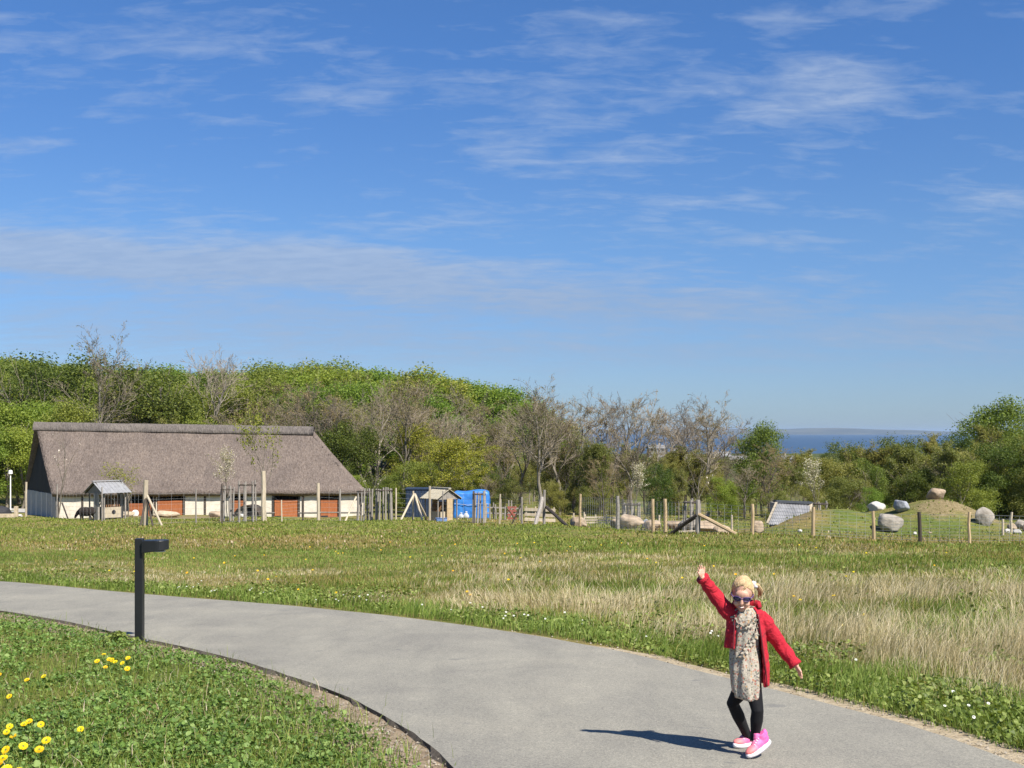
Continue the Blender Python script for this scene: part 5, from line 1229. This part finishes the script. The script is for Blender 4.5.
def hair_mat():
    m, nt, out = newmat('blond_hair'); f = noise(nt, coords(nt, 'Object', (6, 1, 1.5)), 40, 4, .6)
    p = nd(nt, 'BsdfPrincipled', i_Roughness=.5); nt.links.new(ramp(nt, f, [(.3, (.40, .255, .12)), (.55, (.54, .385, .205)), (.8, (.68, .52, .32))]), p.inputs['Base Color'])
    nt.links.new(bump(nt, f, .6, .006), p.inputs['Normal']); nt.links.new(p.outputs[0], out.inputs[0]); return m
M['hair'] = hair_mat()
def shoe_mat():
    m, nt, out = newmat('pink_orange_shoe'); sx_ = nd(nt, 'SeparateXYZ', i_Vector=coords(nt, 'Object')); f = noise(nt, coords(nt, 'Object'), 120, 2)
    p = nd(nt, 'BsdfPrincipled', i_Roughness=.6); c = ramp(nt, math_(nt, 'MULTIPLY', sx_.outputs[0], 5.0), [(.05, (.62, .035, .27)), (.45, (.66, .07, .27)), (.85, (.75, .16, .12))])
    nt.links.new(mix(nt, math_(nt, 'MULTIPLY', f, .3), c, (.85, .45, .6)), p.inputs['Base Color']); nt.links.new(bump(nt, f, .3, .003), p.inputs['Normal']); nt.links.new(p.outputs[0], out.inputs[0]); return m
M['shoe'] = shoe_mat(); M['sole'] = plain('white_sole', (.72, .68, .70), .6); M['grey_sole'] = plain('grey_outsole', (.25, .22, .23), .7)
M['lens'] = plain('dark_violet_lens', (.03, .025, .06), .08, 0, .7); M['frame_violet'] = plain('violet_frame', (.11, .06, .17), .3); M['lip'] = plain('lips', (.50, .13, .12), .4); M['teeth'] = plain('teeth', (.75, .72, .66), .3); M['eye'] = plain('eye_white', (.7, .7, .68), .2); M['white_cloth'] = cloth('white_scrunchie', (.42, .40, .42), (.58, .55, .57), 50, .8, .4)
girl = empty('person', O3, 'girl in a red jacket and printed dress dancing with arms out on the path', 'person')
girl.location = O3
HC = P(742.5, 593, -.03)
HR = Matrix.Rotation(R(-14), 3, 'Z') @ Matrix.Rotation(R(20), 3, 'X') @ Matrix.Rotation(R(4), 3, 'Y')
HSC = (.85, .88, .89)
def hd(x, y, z): return HC + HR @ Vector((x * HSC[0], y * HSC[1], z * HSC[2]))
def hr_(*r): return tuple(a * b for a, b in zip(r, HSC))
S_R, E_R, W_R = P(729, 613, .01), P(713, 592, .04), P(702.5, 578, 0)
S_L, E_L, W_L = P(762, 618, .01), P(778, 641, .03), P(795.5, 665, -.03)
HP_L, K_L, A_L = P(753.5, 690, .0), P(757.5, 711, -.07), P(755, 737, -.02)
HP_R, K_R, A_R = P(741, 690, .02), P(732.5, 703, .06), P(748, 737, .26)
NECK = P(745, 613, .01)
def hand(b, wrist, fwd, nrm, thumb, spread, curl, sc=1.0):
    fwd = fwd.normalized(); side = fwd.cross(nrm).normalized() * thumb; nrm = nrm.normalized()
    nrm = (nrm - fwd * nrm.dot(fwd)).normalized()
    rot = Matrix((side, fwd, nrm)).transposed()
    b.ball(wrist + fwd * .030 * sc, (.027 * sc, .036 * sc, .013 * sc), 0, 14, 10, rot)
    for i, (o, L) in enumerate(((.021, .046), (.008, .053), (-.006, .049), (-.019, .039))):
        base = wrist + fwd * (.045 * sc - abs(o) * .25) + side * o * sc; d = (fwd + side * o * spread * 14).normalized(); pts = [base - fwd * .012]; rad = [.0072]
        for k in range(4):
            d = (d + nrm * curl * (.28 + .1 * k)).normalized(); pts.append(pts[-1] + d * (L * sc / 3.2)); rad.append(.0072 - .0008 * k)
        b.tube(pts, [r * sc for r in rad], 8)
    d = (fwd * .55 + side * .85 + nrm * .25).normalized(); p0 = wrist + fwd * .014 * sc + side * .014 * sc
    b.tube([p0, p0 + d * .022 * sc, p0 + d * .036 * sc + fwd * .008, p0 + d * .042 * sc + fwd * .022], [.010 * sc, .0085 * sc, .0075 * sc, .006 * sc], 8)
def girl_body():
    b = MB()
    b.ball(hd(0, .012, .018), hr_(.071, .088, .090), 0, 24, 18, HR); b.ball(hd(0, -.022, -.045), hr_(.056, .062, .066), 0, 20, 14, HR)
    b.ball(hd(0, -.056, -.092), hr_(.024, .022, .02), 0, 12, 8, HR); b.ball(hd(0, -.070, .02), hr_(.05, .024, .035), 0, 12, 8, HR)
    for s in (-1, 1):
        b.ball(hd(s * .034, -.066, -.045), hr_(.024, .022, .022), 0, 12, 8, HR); b.ball(hd(s * .072, .012, -.015), hr_(.010, .018, .028), 0, 10, 8, HR)
    b.tube([hd(0, -.082, .012), hd(0, -.094, -.014), hd(0, -.099, -.028), hd(0, -.086, -.036)], [.008, .010, .0125, .010], 8)
    b.tube([NECK + Vector((0, .012, -.035)), NECK.lerp(HC, .35) + Vector((0, .012, 0)), HC + HR @ Vector((0, .02, -.05))], [.040, .034, .036], 14)
    b.tube([P(746, 692, .01), P(746, 680, .01), P(745, 655, .01), P(745, 632, .01), P(745, 618, .01), NECK], [(.085, .07), (.088, .074), (.077, .064), (.088, .068), (.08, .055), (.035, .035)], 18)
    for S, E_, W in ((S_R, E_R, W_R), (S_L, E_L, W_L)):
        b.tube([NECK.lerp(S, .6), S, S.lerp(E_, .5), E_, E_.lerp(W, .5), W, W + (W - E_).normalized() * .012], [.04, .037, .032, .027, .026, .018, .018], 12)
    for Hp, K, A_ in ((HP_L, K_L, A_L), (HP_R, K_R, A_R)):
        b.tube([Hp + Vector((0, 0, .04)), Hp, Hp.lerp(K, .5), K, K.lerp(A_, .35), K.lerp(A_, .75), A_, A_ + Vector((0, 0, -.03))], [.043, .046, .041, .033, .035, .027, .023, .022], 12)
    hand(b, W_R, P(696.5, 562.5, -.03) - W_R, Vector((.75, -.65, .1)), 1, 1.0, .06, .9)
    hand(b, W_L, P(802, 675, -.05) - W_L, Vector((-.55, -.25, -.6)), -1, .5, .30, .95)
    me = remesh(b, 'girl_body', M['skin'], .0032, 2); o = link('body', me, girl); return o
girl_body()
for s in (-1, 1):
    b = MB(); b.ball(hd(s * .030, -.074, .002), hr_(.013, .009, .009), 0, 12, 8, HR); b.build('eye', M['eye'], girl, True)
b = MB(); b.tube([hd(-.026, -.077, -.058), hd(-.014, -.085, -.066), hd(0, -.088, -.0685), hd(.014, -.085, -.066), hd(.026, -.077, -.058)], [.002, .0045, .005, .0045, .002], 8); b.build('lips', M['lip'], girl, True)
b = MB(); b.tube([hd(-.018, -.085, -.0605), hd(0, -.092, -.0655), hd(.018, -.085, -.0605)], [.002, .0035, .002], 6); b.build('teeth', M['teeth'], girl, True)
# sunglasses
g_ = MB(); l_ = MB()
for s in (-1, 1):
    ring = []; lens = []
    for i in range(20):
        a = 6.2832 * i / 20; x = s * .0335 + .027 * math.copysign(abs(math.cos(a)) ** .8, math.cos(a)); z = .0 + .0155 * math.copysign(abs(math.sin(a)) ** .8, math.sin(a)); ring.append(hd(x, -.097 + abs(x) * .28, z))
    g_.tube(ring + [ring[0], ring[1]], .0026, 6, cap=False); l_.add(ring + [hd(s * .0335, -.0925, 0)], [(i, (i + 1) % 20, 20) for i in range(20)])
    g_.tube([hd(s * .061, -.080, .006), hd(s * .074, -.05, .006), hd(s * .077, .015, .0)], [.0042, .0036, .003], 6)
g_.tube([hd(-.009, -.094, .004), hd(0, -.1, .007), hd(.009, -.094, .004)], .0028, 6)
gl = g_.build('sunglasses', M['frame_violet'], girl, True); lo = l_.build('lenses', M['lens'], gl, True); sm = lo.modifiers.new('t', 'SOLIDIFY'); sm.thickness = .002
# hair: tight cap with a parting, ear wisps and a ponytail
def hair():
    b = MB(); vs = []; fs = []; u, v = 40, 22
    for i in range(v + 1):
        for j in range(u):
            ph = 6.2832 * j / u; front = max(0, -math.sin(ph)); lim = R(114) - R(68) * front ** .8 ; th = lim * i / v
            d = Vector((math.sin(th) * math.cos(ph), math.sin(th) * math.sin(ph), math.cos(th))); k = 1.0 + .055 * (1 - (i / v) ** 3) + .02 * mnoise.noise(Vector((d.x * 5, d.y * 2, d.z * 2)))
            vs.append(hd(d.x * .0715 * k, .012 + d.y * .0885 * k, .018 + d.z * .0905 * k))
    for i in range(v):
        for j in range(u): fs.append((i * u + j, i * u + (j + 1) % u, (i + 1) * u + (j + 1) % u, (i + 1) * u + j))
    b.add(vs, fs); o = b.build('hair', M['hair'], girl, True); s = o.modifiers.new('t', 'SOLIDIFY'); s.thickness = .003; s.offset = 0
    p = MB(); base = hd(.070, .060, .035)
    for k in range(9):
        a = k * .7; off = Vector((math.cos(a), math.sin(a), 0)) * .012 * (k > 0)
        p.tube([base + off * .4, base + Vector((.022, .01, .004)) + off, P(760.8, 591, .06) + off * 1.1, P(760, 597, .065) + off * .8 + Vector((0, 0, rnd.uniform(-.012, .02)))], [.005, .008, .006, .002], 7)
    p.build('ponytail', M['hair'], o, True)
    w = MB()
    for k in range(0):
        t = rnd.uniform(-1.35, 1.35); s_ = hd(.072 * math.sin(t), .012 - .086 * math.cos(t) * .62, .075 - .02 * abs(t)); e_ = hd(.078 * math.sin(t) + rnd.gauss(0, .012), .03, .112 + rnd.uniform(-.02, .006)); m_ = s_.lerp(e_, .5) + HR @ Vector((0, -.012, .014))
        w.tube([s_, m_, e_, hd(.05, .09, .06 + rnd.uniform(-.02, .02))], [.0012, .0016, .0014, .0008], 4)
    bd = Vector((.62, .62, .48)).normalized()
    for k in range(190):
        ph = rnd.uniform(0, 6.2832); fr = max(0, -math.sin(ph)); th = (R(114) - R(68) * fr ** .8) * rnd.uniform(.82, 1.03) if k % 3 else R(rnd.uniform(5, 75))
        d0 = Vector((math.sin(th) * math.cos(ph), math.sin(th) * math.sin(ph), math.cos(th))); lf = rnd.uniform(1.045, 1.085); pts = []
        for q_ in range(7):
            d = d0.lerp(bd, q_ / 6 * .97).normalized(); kk = (1.015 if q_ == 0 else lf + .01 * math.sin(q_ + k)); pts.append(hd(d.x * .0715 * kk, .012 + d.y * .0885 * kk, .018 + d.z * .0905 * kk))
        w.tube(pts, [.0012, .0020, .0024, .0024, .0024, .0022, .0016], 4)
    for k in range(14):
        sg = rnd.choice((-1, 1)); s_ = hd(sg * .072, -.012 + rnd.uniform(0, .03), .03); w.tube([s_, hd(sg * (.079 + rnd.uniform(0, .01)), -.004, -.02), hd(sg * (.078 + rnd.uniform(0, .016)), .01, -.06 - rnd.uniform(0, .03))], [.0016, .0014, .0006], 4)
    w.build('strands', M['hair'], o, True)
    q = MB(); pts = [base + Vector((.010, .004, .004)) + HR @ (Matrix.Rotation(R(40), 3, 'Y') @ Vector((.016 * math.cos(t), .016 * math.sin(t), .005 * math.sin(5 * t)))) for t in np.linspace(0, 6.2832, 25)]; q.tube(pts, [.0085 + .003 * math.sin(i * 2.1) for i in range(25)], 8, cap=False); q.build('scrunchie', M['white_cloth'], o, True)
hair()
# dress
DR = [(607, 735, 756, .052), (612, 730, 760, .066), (620, 729.5, 760, .078), (632, 730.5, 759.5, .082), (645, 730.5, 759, .080), (658, 730, 760, .084), (672, 730, 761, .092), (685, 731.5, 761, .094), (697.5, 734.5, 761, .094)]
def dress_ring(py):
    L = np.interp(py, [r[0] for r in DR], [r[1] for r in DR]); Rr = np.interp(py, [r[0] for r in DR], [r[2] for r in DR]); dp = np.interp(py, [r[0] for r in DR], [r[3] for r in DR]); return L, Rr, dp
def dress_pt(py, th, k=1.0):
    L, Rr, dp = dress_ring(py); c = P((L + Rr) / 2, py, .0); hw = (Rr - L) / 2 / F * D0
    fo = sstep(640, 697, py) * .006 * math.sin(th * 7 + 1.2) + .004 * math.sin(th * 11 + py * .1)
    return c + Vector(((hw + fo) * k * math.cos(th), (dp + fo) * k * math.sin(th) + .008, 0))
def dress():
    vs = []; fs = []; u = 64; rows = np.linspace(607, 697.5, 34)
    for py in rows:
        for j in range(u):
            th = 6.2832 * j / u; vs.append(dress_pt(py + (1.6 * math.cos(th) - 1.0 * math.sin(th)) * sstep(660, 697, py), th))
    for i in range(len(rows) - 1):
        for j in range(u): fs.append((i * u + j, (i + 1) * u + j, (i + 1) * u + (j + 1) % u, i * u + (j + 1) % u))
    b = MB(); b.add(vs, fs); o = b.build('dress', M['print'], girl, True); s = o.modifiers.new('t', 'SOLIDIFY'); s.thickness = .005; s.offset = -1
    def ruffle(path, wdt, freq):
        vs = []; fs = []; n = 70; pa = resample(np.array(path, float), n)
        for i in range(n):
            px, py = pa[i]; L, Rr, dp = dress_ring(py); c = (L + Rr) / 2; q = max(-.97, min(.97, (px - c) / ((Rr - L) / 2)))
            th = -math.acos(q); a = dress_pt(py, th); nrm = Vector((math.cos(th), math.sin(th), 0)); t = Vector((pa[min(i + 1, n - 1)][0] - pa[max(i - 1, 0)][0], 0, -(pa[min(i + 1, n - 1)][1] - pa[max(i - 1, 0)][1]))).normalized(); sd_ = t.cross(nrm).normalized()
            w = math.sin(i * freq)
            for k in (-1, -.4, .3, 1): vs.append(a + nrm * (.006 + .010 * abs(k) + .007 * w * k) + sd_ * wdt * k + t * .006 * w * k)
        for i in range(n - 1):
            for k in range(3): fs.append((i * 4 + k, i * 4 + k + 1, (i + 1) * 4 + k + 1, (i + 1) * 4 + k))
        b = MB(); b.add(vs, fs); r = b.build('ruffle', M['print'], o, True); s = r.modifiers.new('t', 'SOLIDIFY'); s.thickness = .003
    ruffle([(757, 616), (755.5, 626), (751, 636), (745, 645), (739, 656)], .017, .95); ruffle([(733, 615), (735, 622), (741, 626), (748, 623), (753, 616)], .014, .9)
dress()
# jacket: open front shell with sleeves
JR = [(606, 736, 757, .055), (610, 730, 763, .075), (617, 726.5, 765, .084), (632, 725.5, 765.5, .094), (650, 724, 767, .097), (668, 725, 768.5, .100), (686, 726, 768.5, .102)]
M['zip'] = plain('dark_red_zip', (.16, .012, .02), .5)
def jacket():
    b = MB(); u, v = 46, 30; t0, t1 = R(-62), R(180 + 50); vo = []; 
    for lay in (0, 1):
        for i in range(v + 1):
            for j in range(u + 1):
                s = j / u; th = t0 + (t1 - t0) * s; th += R(20) * (i / v) * max(0, 1 - s * 4); xn = (math.cos(th) + 1) / 2
                bot = 648 + 37 * sstep(.1, .95, xn) if th > 0 and th < math.pi else (685 if xn > .5 else 647.5); py = 606 + (bot - 606) * i / v
                L = np.interp(py, [r[0] for r in JR], [r[1] for r in JR]); Rr = np.interp(py, [r[0] for r in JR], [r[2] for r in JR]); dp = np.interp(py, [r[0] for r in JR], [r[3] for r in JR])
                k = (1.0 if lay == 0 else .90); c = P((L + Rr) / 2, py, .012); hw = (Rr - L) / 2 / F * D0; fo = .007 * math.sin(th * 6 + py * .05) * sstep(612, 650, py)
                fl = .012 * (1 if s < .06 or s > .94 else 0) * sstep(612, 640, py)
                vo.append(c + Vector(((hw * k + fo + fl * .3) * math.cos(th), (dp * k + fo + fl) * math.sin(th), 0)))
    W_ = u + 1; n = (v + 1) * W_; fs = []
    for i in range(v):
        for j in range(u):
            a = i * W_ + j; fs.append((a, a + W_, a + W_ + 1, a + 1)); fs.append((n + a, n + a + 1, n + a + W_ + 1, n + a + W_))
    for i in range(v):
        for j in (0, u): a = i * W_ + j; f = (a, a + W_, n + a + W_, n + a); fs.append(f[::-1] if j == 0 else f)
    for j in range(u):
        for i in (0, v): a = i * W_ + j; f = (a, n + a, n + a + 1, a + 1); fs.append(f if i == v else f[::-1])
    b.add(vo, fs)
    for S, E_, W, py_ in ((S_R, E_R, W_R, 0), (S_L, E_L, W_L, 1)):
        inn = (NECK.lerp(S, .66) + Vector((0, 0, -.02))); pts = [inn, S]; rad = [.042, .050]
        for k in range(1, 9):
            t = k / 8; p = S.lerp(E_, t * 2) if t < .5 else E_.lerp(W, t * 2 - 1)
            pts.append(p + Vector((0, 0, -.004 * math.sin(t * 3.14)))); rad.append(.051 - .014 * t + .0035 * math.sin(k * 2.4))
        b.tube(pts, rad, 18)
    me = remesh(b, 'jacket', M['red_cloth'], .0055, 2)
    for vv, nn3 in zip(me.vertices, [Vector(x.vector) for x in me.vertex_normals]):
        p = vv.co; q = Vector((p.x * 13 + p.z * 9, p.y * 9, p.z * 22 - p.x * 10)); vv.co = p + nn3 * (.0085 * (abs(mnoise.noise(q * .7)) - .25) + .002 * mnoise.noise(p * 30))
    me.update(); o = link('jacket', me, girl)
    for th, bot, tw in ((t0 + .03, 684, R(20)), (t1 - .03, 647, 0)):
        z_ = MB(); pts = []
        for i in range(20):
            py = 612 + (bot - 612) * i / 19; L = np.interp(py, [r[0] for r in JR], [r[1] for r in JR]); Rr = np.interp(py, [r[0] for r in JR], [r[2] for r in JR]); dp = np.interp(py, [r[0] for r in JR], [r[3] for r in JR])
            fo = .012 * sstep(612, 640, py) + .007; th_ = th + tw * (py - 606) / (bot - 606); pts.append(P((L + Rr) / 2, py, .012) + Vector((((Rr - L) / 2 / F * D0 + fo * .4) * math.cos(th_), (dp + fo) * math.sin(th_), 0)))
        z_.tube(pts, .0045, 6); z_.build('zip', M['zip'], o, True)
    for W, E_ in ((W_R, E_R), (W_L, E_L)):
        d = (W - E_).normalized(); c = MB(); c.tube([W - d * .012, W + d * .004], [.0405, .041], 18); c.build('cuff', M['red_cloth'], o, True)
    c = MB(); vs = []; fs = []; n_ = 26
    for i in range(n_ + 1):
        th = R(-50) + R(280) * i / n_; L, Rr, dp = 735.5, 757.5, .060
        for k, (pyy, ex) in enumerate(((609, 1.06), (604.5, 1.1), (602.0, 1.22), (607, 1.32))):
            q = P((L + Rr) / 2, pyy, .02); hw = (Rr - L) / 2 / F * D0; vs.append(q + Vector((hw * ex * math.cos(th), dp * ex * math.sin(th), 0)))
    for i in range(n_):
        for k in range(3): fs.append((i * 4 + k, (i + 1) * 4 + k, (i + 1) * 4 + k + 1, i * 4 + k + 1))
    c.add(vs, fs); r = c.build('collar', M['red_cloth'], o, True); s = r.modifiers.new('t', 'SOLIDIFY'); s.thickness = .006
jacket()
b = MB()
for Hp, K, A_ in ((HP_L, K_L, A_L), (HP_R, K_R, A_R)):
    b.tube([Hp + Vector((0, 0, .05)), Hp, Hp.lerp(K, .5), K, K.lerp(A_, .35), K.lerp(A_, .75), A_, A_ + Vector((0, 0, -.02))], [.048, .051, .045, .0375, .0395, .031, .028, .028], 14)
b.ball(P(747, 689, .01), (.085, .075, .07)); link('tights', remesh(b, 'tights', M['tights'], .005, 3), girl)
def shoe(toe, heel, upv):
    f = (toe - heel); L = f.length; f.normalize(); sdv = f.cross(upv).normalized(); up = sdv.cross(f).normalized(); rot = Matrix((f, -sdv, up)).transposed()
    o = bpy.data.objects.new('shoe', None); COL.objects.link(o); o.parent = girl; o.location = heel; o.rotation_euler = rot.to_euler()
    def outline(k=1.0):
        pts = []
        for i in range(28):
            a = 6.2832 * i / 28; x = L * (.5 + .5 * math.cos(a)); w = .026 + .008 * math.sin(math.pi * (x / L) ** 1.3) + .003 * (x / L); pts.append((x * 1.0 + (k - 1) * L * .5 * math.cos(a), w * k * math.copysign(abs(math.sin(a)) ** .75, math.sin(a))))
        return pts
    b = MB(); vs = [(x, y, z + .012 * max(0, x / L - .75) * 2 + .004 * max(0, .2 - x / L)) for z, k in ((.0, .96), (.012, 1.04), (.026, 1.0)) for x, y in outline(k)]
    fs = [(r * 28 + j, r * 28 + (j + 1) % 28, (r + 1) * 28 + (j + 1) % 28, (r + 1) * 28 + j) for r in range(2) for j in range(28)] + [tuple(range(28))[::-1], tuple(56 + j for j in range(28))]
    b.add(vs, fs); b.build('sole', M['sole'], o, True)
    b = MB(); b.ball((L * .72, 0, .035), (L * .28, .033, .026)); b.ball((L * .46, 0, .044), (L * .27, .032, .034)); b.ball((L * .24, 0, .050), (L * .235, .031, .042))
    b.tube([(L * .24, 0, .06), (L * .25, 0, .092)], [.034, .033], 14); b.tube([(L * .42, 0, .075), (L * .36, 0, .105)], [.022, .016], 8); b.tube([(L * .06, 0, .07), (L * .03, 0, .098)], [.018, .010], 8)
    up_ = link('upper', remesh(b, 'shoe_upper', M['shoe'], .004, 2), o)
    b = MB()
    for k in range(4): x = L * (.62 - .07 * k); z = .068 + .007 * k; b.tube([(x - .004, -.022, z - .012), (x, 0, z), (x + .004, .022, z - .012)], .0032, 6)
    b.build('laces', M['sole'], o, True); return o
shoe(P(748.5, 759.5, -.115) , P(771, 743, -.02), Vector((-.25, .05, 1)))
shoe(P(734, 748.5, .187), P(754, 744.8, .305), Vector((0, 0, 1)))
